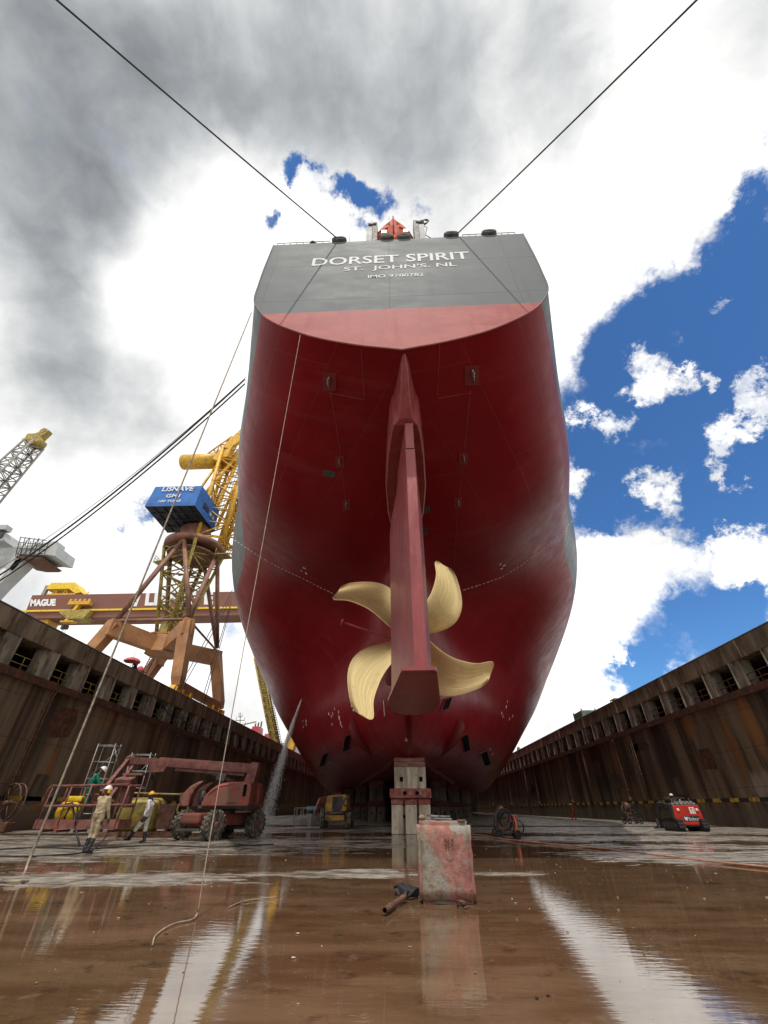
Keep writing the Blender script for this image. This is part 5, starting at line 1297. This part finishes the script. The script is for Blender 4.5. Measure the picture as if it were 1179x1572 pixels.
ht('LISNAVE',.2,.84,hz+3.4,hz+4.45,.015); ht('GM1',.34,.62,hz+1.9,hz+2.7,.01); ht('100 TONS',.24,.68,hz+.82,hz+1.32,.01)
mb=MB()
for t_ in (.32,.45): mb.prism([RS(t_,hz+1.5),RS(t_+.09,hz+1.5),RS(t_+.09,hz+2.6,-.02),RS(t_,hz+2.6,-.02)],nr*.06)
mb.build('window',M['glass'],house)
mb=MB()
for t_ in (.62,.75): mb.prism([RS(t_,hz+1.5),RS(t_+.07,hz+1.5),RS(t_+.07,hz+2.2,-.02),RS(t_,hz+2.2,-.02)],nr*.06)
mb.build('vent',M['offwhite'],house)
# A-frame, counterweight drum and boom
mb=MB(); yb=M['yellow']
base=Vector((-33.6,62.4,40.3)); topm=Vector((-34.6,63.6,62.5))
mb.lattice(base+V(-.4,0,0),topm,4.4,5.2,7,.34,.16,up=(-.3,1,0)); mb.lattice(base+V(1.8,2.2,0),topm+V(3.2,2,3),3.0,3.2,7,.3,.15,up=(-.3,1,0))
for a,b,r in (((-40.6,61.5,46.5),(-37.2,62,60.0),.26),((-37.5,59.5,47),(-34.2,62,60.5),.34),((-35.5,62,42),(-33.8,63,61),.34),((-34.2,63,44),(-32.0,63.4,62),.3),((-38,66,47),(-36,65,62),.26)): mb.cyl(a,b,r,n=8)
mb.build('a_frame',yb,CR)
mb=MB(); mb.cyl((-45.0,62.3,60.5),(-37.0,62.3,60.6),1.62,n=28); mb.cyl((-45.15,62.3,60.5),(-45,62.3,60.5),1.5,n=28); mb.build('counterweight_drum',yb,CR)
mb=MB(); pts=[(-37.9,60.6,59.6),(-37.2,60.6,61.8),(-33.5,60.6,69.0),(-31.6,60.6,69.6),(-31.6,60.6,66.8),(-34.6,60.6,63.2),(-35.0,60.6,60.4),(-36.6,60.6,59.2)]
mb.prism(pts,(0,.8,0)); mb.prism([(x,y+3.6,z) for x,y,z in pts],(0,.8,0)); mb.box((-35.5,62.7,60.6),(2.6,3.2,.5)); mb.build('counterweight_arm',yb,CR)
mb=MB(); 
mb.lattice((-40.2,63.5,62.8),(-36.2,63.5,68.2),1.4,1.2,4,.16,.09,up=(0,1,0)); mb.beam((-37.8,63.5,68.0),(-30.0,63.5,69.2),.5,.6); mb.cyl((-36,63.2,68.3),(-36,63.8,68.3),.9,n=14); mb.cyl((-36.4,63.2,64.2),(-36.4,64.8,64.2),.8,n=12); mb.lattice((-37.0,63.5,62),(-36.0,63.5,68),1.3,1.2,4,.16,.1,up=(0,1,0)); mb.build('rope_sheave_frame',yb,CR)
mb=MB(); mb.lattice((-31.5,64.5,42),(-22,96,74),3.6,2.0,12,.26,.12,up=(1,0,0)); mb.build('boom',yb,CR)
mb=MB(); 
for k in range(5): mb.cyl((-35.8+k*.5,63,45),(-36+.6*k,64,61),.05,n=4)
mb.cyl((-31.6,63,69.3),(-23,95,75),.08,n=5); mb.build('hoist_rope',M['dksteel'],CR)
# ------------------------------------------------------------------ gantry crane beyond
GA=thing('gantry_crane','very big brown gantry crane with a yellow stripe and white lettering, beyond the quay crane','crane',(-60,170,Q))
gy=170; zt=onY(200,911,gy).z; zs=onY(200,940,gy).z+1.2; zb=onY(200,945,gy).z-.6
xl=onY(50,913,gy).x; xr=37
mb=MB(); mb.prism([(xl,gy,zt),(xr,gy,zt),(xr,gy,zb),(xl+4,gy,zb),(xl+1.0,gy,zs)],(0,9,0)); mb.build('girder',M['gantry'],GA)
mb=MB(); mb.box(((xl+xr)/2,gy-.35,zs+.0),(xr-xl+2,.7,.75)); mb.build('walkway_stripe',M['yellowb'],GA)
mb=MB(); mb.beam((xl+9,gy+4.5,zb),(xl+10,gy+4.5,Q),7,6,up=(0,1,0)); mb.build('leg',M['yellow'],GA)
mb=MB(); mb.beam((xr-3.4,gy+4.5,zb),(xr-3.4,gy+4.5,Q),4.5,6,up=(0,1,0)); mb.build('leg',M['yellow'],GA)
def gtext(s,x0,x1,y0,y1,sh=0,bold=.03):
    a=onY(x0,y1,gy-.12); b=onY(x1,y1-(x1-x0)*.016,gy-.12); c=onY(x0+sh,y0,gy-.12); b.z=a.z
    text('lettering',s,a,b,c,W,GA,bold=bold,thick=(0,-.05,0))
gtext('MAGUE',46,85,920,931,1.5,.06); gtext('LISNAVE',222,327,910,930,2.5,.05)
mb=MB(); a=onY(199,931,gy-.12); b=onY(217,911,gy-.12); w=b.x-a.x; h=b.z-a.z
mb.box(((a.x+b.x)/2,gy-.14,(a.z+b.z)/2),(w,.08,h)); lg=mb.build('logo',W,GA)
mb=MB(); mb.torus(((a.x+b.x)/2,gy-.2,(a.z+b.z)/2),(0,1,0),w*.27,w*.07,18,6,a0=.6,a1=5.6); mb.beam(((a.x+b.x)/2,gy-.2,a.z+h*.12),((a.x+b.x)/2+w*.14,gy-.2,b.z-h*.12),w*.12,.05); mb.build('logo_mark',M['gantry'],lg)
# upper trolley
tx0,tx1=onY(78,890,gy).x,onY(122,908,gy).x; tz=onY(90,893,gy).z; tz0=zt
mb=MB(); L=tx1-tx0
mb.prism([(tx0,gy+1,tz),(tx0+L*.7,gy+1,tz),(tx1,gy+1,tz0+1.6),(tx1-2.5,gy+1,tz0+1.0),(tx0+L*.6,gy+1,tz-3.2),(tx0-1,gy+1,tz-3.2)],(0,7,0))
mb.build('upper_trolley',M['yellowb'],GA)
mb=MB(); 
for k in range(6): x=tx0+2+k*2.6; mb.cyl((x,gy+2,tz0),(x+(-1)**k*1.3,gy+2,tz-2.5),.35,n=6); mb.cyl((x,gy+6,tz0),(x-(-1)**k*1.3,gy+6,tz-2.5),.35,n=6)
mb.box((tx0+L*.45,gy+4,tz0+.6),(L*.8,6,1.0)); mb.build('trolley_frame',M['yellow'],GA)
mb=MB(); x=onY(65,905,gy).x; mb.box((x,gy+2,zt+2.4),(1.4,1.4,4.8)); mb.box((x+.4,gy+2,zt+5),(2.2,1.6,1.0)); mb.build('lamp_mast',M['greyst'],GA)
# lower trolley and cab hung under the girder
lx0,lx1=onY(96,945,gy).x,onY(143,945,gy).x; lz=onY(120,941,gy).z; L=lx1-lx0; lm=(lx0+lx1)/2
mb=MB(); mb.box((lm,gy-1.6,onY(120,929,gy).z),(L*.7,2.2,1.4)); mb.beam((lm,gy-1.5,onY(118,928,gy).z),(lm-2.5,gy-1.5,onY(118,957,gy).z),2.0,1.4)
for k in range(5): mb.box((lx0+L*.2+k*L*.15,gy-2.4,onY(120,926,gy).z),(.9,.8,1.6))
mb.box((lm-1.5,gy-1.6,onY(118,957,gy).z),(6,2.6,.5)); mb.build('lower_trolley',M['yellow'],GA)
mb=MB(); z0,z1=onY(120,953,gy).z,onY(120,940,gy).z; mb.prism([(lx0,gy-2.6,z1),(lx1,gy-2.6,z1),(lx1-2,gy-2.6,z0),(lx0+5,gy-2.6,z0),(lx0,gy-2.6,z0+3)],(0,6,0)); mb.build('trolley_cab',M['yellowd'],GA)
mb=MB()
for px in (86,88,91,104,106,109): 
    p=onY(px,948,gy-1); mb.cyl((p.x,gy+(1 if px<100 else 0),p.z),(p.x-2,gy,p.z-16),.10,n=4)
for px in (95,99): 
    p=onY(px,962,gy); mb.box((p.x,gy+1,p.z),(1.6,1.2,1.6))
mb.build('hoist_rope',M['dksteel'],GA)
# ------------------------------------------------------------------ things beyond the left quay
JB=thing('crane_jib','pale lattice crane jib with a yellow head at the left edge of the sky','crane jib',(-112,80,Q))
a=onY(-95,835,80); b=onY(52,682,80)
mb=MB(); mb.lattice(a,b,6.2,3.6,14,.30,.17,up=(.2,1,.2)); mb.build('lattice_boom',M['greyst'],JB)
mb=MB(); t1=onY(76,662,80); mb.beam(b+V(-1.5,0,-.2),t1,3.0,3.4,w2=1.4,h2=1.6); mb.box(b+V(-.8,0,2.6),(3.6,2.5,1.2)); mb.cyl(b+V(1,-1.4,.5),b+V(1,1.4,.5),1.5,n=14); mb.cyl(t1+V(-1,-1,-.6),t1+V(-1,1,-.6),.9,n=12); mb.build('jib_head',M['yellowd'],JB)
mb=MB()
for d in (0,1.4,2.6): mb.cyl(t1+V(-2,d*.3,-1),onY(-60,815+d*5,80),.07,n=4)
mb.build('pendant_rope',M['dksteel'],JB)
mb=MB(); mb.beam(a,(a.x-8,80,Q),4,4,up=(0,1,0)); mb.build('mast',M['greyst'],JB)
# white ship with a bridge wing
SP=thing('moored_ship','white ship bridge with a projecting wing seen over the left dock wall','ship',(-120,92,Q))
pp=lambda x,y,d=90: onY(x,y,d)
mb=MB(); mb.prism([pp(-60,846),pp(24,840),pp(87,830),pp(80,852),pp(42,856),pp(0,896),pp(-60,960)],(0,3.5,0)); mb.build('wing_bracket',M['offwhite'],SP)
mb=MB(); mb.prism([pp(24,846,89),pp(73,833,89),pp(89,838,89),pp(84,853,89),pp(70,851,89),pp(30,852,89)],(0,7,0)); mb.build('bridge_wing',M['offwhite'],SP)
mb=MB(); mb.prism([pp(22,853,88.8),pp(66,856,88.8),pp(60,858,88.8),pp(40,858,88.8),pp(24,855,88.8)],(0,7.4,0)); mb.build('wing_soffit',M['rust'],SP)
mb=MB(); mb.prism([pp(14,872,89.7),pp(24,860,89.7),pp(31,858,89.7),pp(27,866,89.7),pp(18,875,89.7)],(0,.6,0)); mb.build('opening',M['void'],SP)
mb=MB(); mb.prism([pp(-2,876,89.7),pp(6,872,89.7),pp(11,876,89.7),pp(-2,890,89.7)],(0,.5,0)); mb.build('window',M['white'],SP)
mb=MB(); mb.prism([pp(-40,829),pp(6,830),pp(8,817),pp(2,813),pp(-40,812)],(0,6,0)); mb.box(pp(3,812,90),(4,2,1.4)); mb.build('wheelhouse',M['offwhite'],SP)
mb=MB(); a1=pp(0,820,89.8); mb.box(a1+V(-.4,0,0),(2.6,.3,2.4)); mb.build('wheelhouse_window',M['glass'],SP)
mb=MB()
for x in (26,33,40,47,54,61,70): 
    a1,b1=pp(x-2,852-(x-26)*.05,88.4),pp(x+6,824+(x-26)*.12,88.4); mb.cyl(a1,b1,.11,n=5); mb.cyl(a1+V(0,2,0),b1+V(0,2,0),.1,n=5)
for f in (0,.35,.7,1): mb.cyl(pp(26+7*f,851-26*f,88.4),pp(66+6*f,850-20*f,88.4),.1,n=5)
mb.cyl(pp(26,851,88.4),pp(45,826,88.4),.1,n=5); mb.cyl(pp(45,851,88.4),pp(60,826,88.4),.1,n=5)
tag(mb.build('scaffolding',M['dksteel']),'grey tube scaffolding wrapped round the white ship bridge wing','scaffolding')
# lattice boom standing on the quay beyond the ship's quarter
LT=thing('crane_boom','dark yellow lattice crane boom standing steeply beside the ship above the left wall','crane boom',(-31,110,Q))
mb=MB(); a=onY(424,1146,110); b=onY(396,1010,110); mb.lattice(a,b,1.6,1.7,22,.16,.08,up=(0,1,0)); mb.box((a+b)/2,(1.1,.8,(b-a).length),rot=(b-a).to_track_quat('Z','Y').to_matrix()); mb.build('lattice',M['yellowd'],LT)
mb=MB()
for k in range(40): p=a+(b-a)*(k/40); mb.box(p+V(1.1,0,0),(.7,.7,.06)); mb.box(p+V(-1.0,-.2,0),(.5,.12,.12))
mb.cyl(a+V(1.5,0,0),b+V(1.5,0,0),.05,n=4); mb.build('ladder',M['rust'],LT)
pt=thing('crane_leg','pale yellow sloping crane leg showing between the left wall and the hull','crane leg',(-37,150,Q))  # a single leg only; the crane it belongs to is not built
mb=MB(); a=onY(440,1163,150); b=onY(455,1112,150); mb.beam(a,b,3.2,3.2,up=(0,1,0)); mb.build('leg_box',M['yellow'],pt)
mb=MB(); mb.box(a+V(0,0,-1.2),(4.4,4,1.4),bev=.2); mb.build('foot',M['rust'],pt)
FN=thing('moored_ship','distant ship with a red funnel and a grey mast, just above the left wall','ship',(-67,200,Q))
mb=MB(); a=onY(377,1132,200); b=onY(402,1115,200); mb.prism([(a.x,200,a.z-6),(b.x-.6,200,a.z-6),(b.x-1.4,200,b.z),(a.x+2.2,200,b.z)],(0,7,0)); mb.box((a.x+9.2,203,a.z-.5),(2.6,4,4)); mb.build('funnel',M['redcontainer'],FN)
mb=MB(); 
for k in range(3): mb.cyl((a.x+2.5+k*1.3,203,b.z),(a.x+2.5+k*1.3,203,b.z+1.6+.4*k),.35,n=8)
mb.build('exhaust_pipe',M['dksteel'],FN)
mb=MB(); c=onY(368,1130,200); d=onY(369,1094,200); mb.cyl(c,d,.22,n=6)
for f,w in ((.3,3.2),(.5,4.6),(.66,3.8),(.82,1.6)): p=c+(d-c)*f; mb.box(p,(w,.6,.25)); mb.cyl(p+V(-w/2,0,0),p+V(-w/2,0,1.6),.12,n=5); mb.cyl(p+V(w/2,0,0),p+V(w/2,0,1.2),.12,n=5)
mb.cyl(c+V(-1.6,0,0),c+(d-c)*.5,.14,n=5); mb.cyl(c+V(1.6,0,0),c+(d-c)*.5,.14,n=5); mb.build('mast',M['greyst'],FN)
mb=MB(); p=onY(374,1122,200); mb.cyl(p+V(0,0,-4),p+V(0,0,3),.2,n=6); mb.beam(p+V(0,0,2.6),p+V(5,0,3.6),.4,.5); mb.build('deck_crane',M['greyst'],FN)
mb=MB(); mb.box((a.x+2,206,a.z-7),(46,10,10)); mb.build('deckhouse',M['offwhite'],FN)
# ------------------------------------------------------------------ right quay
t=thing('steel_skip','open grey green steel bin standing on the right dock wall','bin',(30.2,76.5,Q))
mb=MB(); x0,x1,y0,y1=29.0,31.2,74.2,78.0
for p,s in ((((x0+x1)/2,y0,Q+.85),(x1-x0,.08,1.5)),(((x0+x1)/2,y1,Q+.85),(x1-x0,.08,1.5)),((x0,(y0+y1)/2,Q+.85),(.08,y1-y0,1.5)),((x1,(y0+y1)/2,Q+.85),(.08,y1-y0,1.5)),(((x0+x1)/2,(y0+y1)/2,Q+.1),(x1-x0,y1-y0,.1))): mb.box(p,s)
for x in (x0,x1):
    for k in range(4): mb.box((x,y0+.6+k*.9,Q+.85),(.14,.08,1.4))
mb.build('shell',M['green'],t)
for x in (x0,x1):
    for y in (y0,y1): mb=MB(); mb.box((x,y,Q+.9),(.16,.16,1.9)); mb.build('corner_post',M['green'],t)
mb=MB(); c=onX(945,1080,29); mb.box((29.4,c.y,Q+.75),(1.5,1.6,.08)); 
for i in (-.6,.6):
    for j in (-.7,.7): mb.beam((29.4+i,c.y+j,Q),(29.4+i*1.1,c.y+j*1.1,Q+.75),.07)
tag(mb.build('steel_trestle',M['greyst']),'small grey steel trestle on the edge of the right dock wall','trestle')
mb=MB(); mb.box((28.6,118,Q+.35),(1.0,1.2,.6),bev=.1); mb.cyl((28.4,117.6,Q+.6),(28.4,117.6,Q+1.0),.25,n=10); mb.cyl((28.4,118.4,Q+.6),(28.4,118.4,Q+1.0),.25,n=10); tag(mb.build('bollard',M['greyst']),'small pale bollard on the far right dock wall near the hull','bollard')
# ------------------------------------------------------------------ ropes, hoses, cables
def rope(label,name,pts,r,mat,cat='rope',group=None):
    mb=MB(); mb.tube(pts,r,6); return tag(mb.build(name,mat),label,cat,group)
def spl(pts,n=8): return [Vector(p) for p in spline([tuple(p) for p in pts],n)]
# stern lines up out of the picture
fl_=Vector((onY(519,368,9.9).x,9.95,28.1)); RS_=.036
rope('dark mooring rope running from the left stern fairlead up over the camera to the left','mooring_rope',sag(fl_,(-29.5,-21.5,13.4),.9),RS_,M['moor'])
fr_=Vector((onY(702,356,9.9).x,9.95,28.1)); e=onZ(1060,0,13.4)
dd=ray(1058,0); p=EYE+dd*24; d2=(p-fr_); rope('dark mooring rope running from the right stern fairlead up over the camera to the right','mooring_rope',sag(fr_,fr_+d2*2.6,.5),RS_,M['moor'])
# lines from the left quarter to the quay
P1=onY(374,584,17); 
for k,(e,dr,lab) in enumerate(((onZ(-6,921,13.2),1.6,'upper'),(onZ(-6,930,13.0),1.45,'lower'))):
    a=onY(376,582+k*7,17.2); 
    rope(lab+' of two black mooring ropes sagging from the ship side to the left dock wall','mooring_rope',sag(a,e+V(-.3,-1.5,.02),dr),.05 if k else .06,M['moor'])
a=onY(378,579,17.2); rope('thin black line beside the two sagging mooring ropes on the left','line',sag(a,onZ(-6,909,13.6)+V(-.3,-1.5,0),1.75),.02,M['moor'])
# falls from the ship quarter to the quay by the crane
for k,(x,y) in enumerate(((258,1083),(262,1086),(303,1098),(307,1101))):
    a=onY(357-k,905+k*9,58); e=onX(x,y,-28.2+.2*k)
    rope('dark mooring rope from the hull side down to the quay by the crane foot','mooring_rope',sag(a,e,.5+.2*(k%2)),.05,M['moor'],'rope','mooring ropes by the crane foot')
# two ropes hanging to the dock floor
tp=onZ(386,480,26.5); bt=onZ(40,1332,.02); e=onZ(10,1356,.02)
rope('long tan rope slanting from the ship side across the left wall to the dock floor','rope',[tp,tp+(bt-tp)*.5]+[tp+(bt-tp)*.9-V(0,0,.1)]+spl([tp+(bt-tp)*.96-V(0,0,.1),bt+V(0,0,.06),e+V(.25,.05,.03),e+V(0,0,.03)],5),.032,M['rope'])
tp=onY(461,514,9.93); bt=onZ(301,1404,.03)
pts=[tp]+[tp+(bt-tp)*f-V(0,0,1.6*f*(1-f)) for f in (.2,.4,.6,.8,.93)]+[bt+V(0,.02,.25),bt+V(.02,0,.02)]
rope('thin tan line hanging from the transom edge down to the puddle on the left','rope',spl(pts,4)+spl([bt+V(.02,0,.02),onZ(296,1411,.02),onZ(270,1417,.02),onZ(240,1435,.02),onZ(234,1450,.02)],4),.009,M['rope'])
# hoses over the floor
rope('long pale orange hose lying across the dock floor from the block to the right edge','hose',spl([onZ(680,1276,.05),onZ(730,1281,.04),onZ(790,1290,.04),onZ(900,1300,.04),onZ(1000,1311,.04),onZ(1100,1323,.04),onZ(1200,1333,.04)],8),.024,M['ohose'],'hose')
rope('black hose lying along the dock floor below the red basket','hose',spl([onZ(-20,1305,.05),onZ(60,1301,.05),onZ(130,1303,.05),onZ(230,1298,.05),onZ(330,1300,.05),onZ(420,1296,.05)],8),.026,M['cable'],'hose')
rope('thin black hose trailing from the red basket to the left over the floor','hose',spl([onZ(165,1285,.05)+V(0,0,.5),onZ(152,1300,.05)+V(0,0,.1),onZ(128,1309,.04),onZ(80,1313,.04),onZ(-20,1315,.04)],8),.024,M['cable'],'hose')
rope('curved pale line lying at the edge of the bright puddle','rope',spl([onZ(352,1392,.02),onZ(375,1383,.02),onZ(400,1379,.02),onZ(424,1377,.02)],6),.006,M['rope'])
# cables looped over the wall lip by the crane
mb=MB()
for k,(x0,x1,dr) in enumerate(((240,292,22),(246,300,30),(252,318,24),(262,330,26),(275,322,34),(236,276,16))):
    a=onX(x0,1068+(x0-240)*.5,-26.85); b=onX(x1,1072+(x1-240)*.5,-26.85); mb.tube(sag(a,b,dr*.045,18),.035,5)
tag(mb.build('cable_loops',M['cable']),'loops of grey cable hanging over the left wall lip at the crane foot','cable')
for (x,y0,y1),lab in (((213,1110,1150),'thin hose hanging down the left wall above the scaffold frames'),):
    a=onX(x+3,y0,-26.8); b=onX(x-18,y1,-26.8); rope(lab,'hose',spl([a,a+(b-a)*.5+V(0,.25,0),b+V(0,.3,.2),b],6),.025,M['cable'],'hose')
# ------------------------------------------------------------------ water jet
P,n=hit(463,1074); Fp=onZ(404,1266,.05)
T=1.0; mbw=MB(); mbw.mi(M['spray'])
N=26; pts=[]
drop=P.z
for i in range(N+1):
    s=i/N; q=P+(Fp-P)*s; q.z=P.z-(P.z)*(.62*s+.38*s*s); pts.append(q)
mbw.tube(pts[:15],lambda t: .05+.07*t,8)
for i in range(6500):
    s=random.random()**.75; k=s*N; j=min(N-1,int(k)); q=pts[j]+(pts[j+1]-pts[j])*(k-j)
    sp=.04+.62*s**1.4; q=q+Vector((random.gauss(0,sp*.5)+.35*s*random.random(),random.gauss(0,sp*.5),random.gauss(0,.12)))
    r=random.uniform(.007,.020); d=(pts[j+1]-pts[j]).normalized(); l=random.uniform(3,9)*r
    mbw.cyl(q,q+d*l,r,r*.3,n=3,caps=False)
for i in range(500):
    a=random.uniform(0,6.28); rr=abs(random.gauss(0,.9)); z=abs(random.gauss(0,.35)); q=Fp+Vector((math.cos(a)*rr,math.sin(a)*rr,z)); r=random.uniform(.008,.025); mbw.sphere(q,r,seg=5,rings=3)
for ws in (.35,.65,1.0):
    rows=[]
    for i,q in enumerate(pts):
        rr=ws*(.04+.75*(i/N)**1.25); c2=q+V(.15*(i/N),0,0); rows.append([c2+V(rr*math.cos(2*math.pi*k/14),rr*math.sin(2*math.pi*k/14),0) for k in range(14)])
    mbw.loft(rows,m=M['mist'],close=True)
o=mbw.build('water_jet',M['spray']); tag(o,'jet of white water falling from the hull to the dock floor','water jet',kind='stuff')
CLOUD,SKYK,SUNE,EXPO=13.8,1.2,2.9,-.02
# ------------------------------------------------------------------ sky and sun
SUN=Vector((.10,1.0,-2.55)).normalized()      # direction the light travels
elev=math.asin(-SUN.z); az=math.atan2(-SUN.x,-SUN.y)   # towards the sun, from +Y clockwise
wd=bpy.data.worlds.new('World'); scene.world=wd; wd.use_nodes=True; nt=wd.node_tree; N=nt.nodes; LK=nt.links.new
bg=N['Background']
sky=N.new('ShaderNodeTexSky'); sky.sky_type='NISHITA'; sky.sun_disc=False; sky.sun_elevation=elev; sky.sun_rotation=az; sky.air_density=1.0; sky.dust_density=.3; sky.ozone_density=2.2
tc=N.new('ShaderNodeTexCoord'); D0=tc.outputs['Generated']
def wm_(op,a,b=None,clamp=False):
    n=N.new('ShaderNodeMath'); n.operation=op; n.use_clamp=clamp
    for i,x in enumerate((a,b)):
        if x is None: continue
        if isinstance(x,(int,float)): n.inputs[i].default_value=x
        else: LK(x,n.inputs[i])
    return n.outputs[0]
def wnoise(vec,scale,detail,rough,dist=0,color=False):
    n=N.new('ShaderNodeTexNoise'); LK(vec,n.inputs['Vector']); n.inputs['Scale'].default_value=scale; n.inputs['Detail'].default_value=detail; n.inputs['Roughness'].default_value=rough; n.inputs['Distortion'].default_value=dist
    return n.outputs['Color' if color else 'Fac']
def wvec(op,a,b):
    n=N.new('ShaderNodeVectorMath'); n.operation=op
    for i,x in enumerate((a,b)):
        if isinstance(x,(tuple,Vector)): n.inputs[i].default_value=tuple(x)
        elif isinstance(x,(int,float)): n.inputs[3].default_value=x
        else: LK(x,n.inputs[i])
    return n.outputs['Value'] if op=='DISTANCE' else n.outputs['Vector']
def wscale(v,s):
    n=N.new('ShaderNodeVectorMath'); n.operation='SCALE'; LK(v,n.inputs[0]); n.inputs['Scale'].default_value=s; return n.outputs['Vector']
def wrange(v,a,b,c,d):
    n=N.new('ShaderNodeMapRange'); n.interpolation_type='SMOOTHSTEP'; LK(v,n.inputs[0])
    for i,x in enumerate((a,b,c,d)): n.inputs[i+1].default_value=x
    return n.outputs[0]
w1=wscale(wvec('SUBTRACT',wnoise(D0,2.6,4,.6,color=True),(.5,.5,.5)),.20)
w2=wscale(wvec('SUBTRACT',wnoise(D0,10.,9,.7,color=True),(.5,.5,.5)),.15)
DW=wvec('ADD',D0,wvec('ADD',w1,w2))
def field(blobs,src,ro=1.35,ri=.35):
    acc=None
    for x,y,r,w in blobs:
        d0=ray(x,y); rad=(ray(x+r,y)-d0).length*.5+(ray(x,y+r)-d0).length*.5
        k=wrange(wvec('DISTANCE',src,d0),rad*ro,rad*ri,0,w)
        acc=k if acc is None else wm_('ADD',acc,k)
    return acc
BLUE=[(1165,320,55,1),(1110,400,75,1),(1030,480,75,1),(945,545,75,1),(1120,500,110,1),(1010,610,80,.9),(900,700,60,1),(950,800,55,.75),(880,620,70,.9),(1120,640,80,.85),(1060,690,65,.95),(1090,760,60,.85),(1165,770,55,.7),(980,740,60,.85),(1040,810,50,.5),(890,800,45,.9),
      (1090,920,75,.9),(1050,985,85,.95),(1165,920,70,.85),(985,1030,50,.7),(1000,1050,40,.6),(1110,990,60,.8),(1165,210,28,.5),(1000,880,40,.3),
      (458,265,24,1),(515,290,26,.95),(545,300,30,1),(590,315,30,.9),(433,340,24,.95),(640,305,24,.6),(560,345,20,.8),(218,795,24,.9),(355,960,20,.5),(1300,600,260,.9),(940,690,90,.8),(1010,700,90,.8),(1080,610,90,.8),(930,770,55,.8),(1060,790,55,.7),(1150,720,60,.5),(-250,1000,120,.5)]
WISP=[(905,632,32,1.1),(945,650,28,.7),(1000,578,44,1),(1040,560,24,.6),(1010,757,38,1.1),(1145,650,36,1.0),(1110,690,34,.9),(1175,600,40,.9),(1080,480,20,.6),(1070,580,22,.8),(1150,860,55,1.0),(935,1008,32,1),(970,850,60,.7),(895,735,20,.6),(1120,730,24,.7)]
n1=wnoise(D0,5.5,8,.64,.35); n0=wnoise(D0,17.,6,.66,.2)
blue=field(BLUE,DW); wisp=field(WISP,wvec('ADD',D0,wscale(w2,1.6)))
clear=wm_('SUBTRACT',wm_('MINIMUM',blue,1.25),wm_('MULTIPLY',wisp,.95))
clear=wm_('ADD',clear,wm_('MULTIPLY',wm_('SUBTRACT',n1,.5),1.5)); clear=wm_('ADD',clear,wm_('MULTIPLY',wm_('SUBTRACT',n0,.5),.95))
cov=wrange(clear,.08,1.05,1,0)                # 1 = cloud
DARK=[(110,170,170,.5),(30,330,120,.35),(60,440,80,.40),(320,60,170,.30),(560,150,170,.30),(760,70,170,.28),(520,30,180,.25),(650,240,110,.25),(20,60,200,.4),(170,300,90,.25),(900,40,120,.3),(150,680,80,.26),(30,620,90,.35),(70,740,40,.2),(20,900,80,.3),(380,1080,50,.35),(1130,40,90,.2),(240,640,60,.2),(330,170,60,.25),(60,560,60,.3),(450,200,70,.25),(260,20,90,.3),(850,150,70,.14),(1010,1060,60,.15),(130,540,70,.2),(260,700,60,.12),(200,560,60,.1),(1000,1000,300,.0)]
LITE=[(240,460,100,.1),(860,330,120,.12),(1060,230,120,.1),(330,260,60,.12),(250,560,90,.05),(920,930,110,.25),(450,310,50,.2)]
dk=field(DARK,wvec('ADD',D0,w1),1.75,.05); lt=field(LITE,DW)
lum=wm_('SUBTRACT',wm_('ADD',1.0,lt),wm_('MULTIPLY',dk,1.2))
n2=wnoise(D0,2.4,7,.6,.4); n3=wnoise(wvec('ADD',D0,w1),5.5,7,.56,.15)
lum=wm_('ADD',lum,wm_('MULTIPLY',wm_('SUBTRACT',n2,.5),1.0))
lum=wrange(lum,-.3,1.4,.48,1.02)
lum=wm_('ADD',lum,wm_('MULTIPLY',wm_('SUBTRACT',n3,.5),.46)); lum=wm_('ADD',lum,wm_('MULTIPLY',wm_('SUBTRACT',n0,.5),.10))
lum=wm_('MAXIMUM',lum,.42)
lumc=wm_('POWER',lum,2.0)
lumc=wm_('MULTIPLY',lumc,CLOUD)
rgb=N.new('ShaderNodeMix'); rgb.data_type='RGBA'; LK(wrange(lum,.35,1.0,0,1),rgb.inputs[0]); rgb.inputs[6].default_value=(.86,.93,1.0,1); rgb.inputs[7].default_value=(1,.995,.97,1)
cl=N.new('ShaderNodeVectorMath'); cl.operation='SCALE'; LK(rgb.outputs[2],cl.inputs[0]); LK(lumc,cl.inputs['Scale'])
sk=N.new('ShaderNodeVectorMath'); sk.operation='MULTIPLY'; LK(sky.outputs[0],sk.inputs[0]); sk.inputs[1].default_value=(.5*SKYK,.86*SKYK,1.22*SKYK)
mx=N.new('ShaderNodeMix'); mx.data_type='RGBA'; LK(cov,mx.inputs[0]); LK(sk.outputs['Vector'],mx.inputs[6]); LK(cl.outputs['Vector'],mx.inputs[7])
LK(mx.outputs[2],bg.inputs['Color']); bg.inputs['Strength'].default_value=.1
su=bpy.data.lights.new('sun','SUN'); su.energy=SUNE; su.angle=R_(.6); su.color=(1,.95,.87); so=bpy.data.objects.new('sun',su); COL.objects.link(so)
so.rotation_euler=SUN.to_track_quat('-Z','Y').to_euler(); so.location=(0,-20,60)
scene.view_settings.view_transform='Standard'; scene.view_settings.look='None'; scene.view_settings.exposure=EXPO; scene.view_settings.gamma=1
scene.render.engine='CYCLES'
scene.cycles.max_bounces=8; scene.cycles.diffuse_bounces=4; scene.cycles.glossy_bounces=4
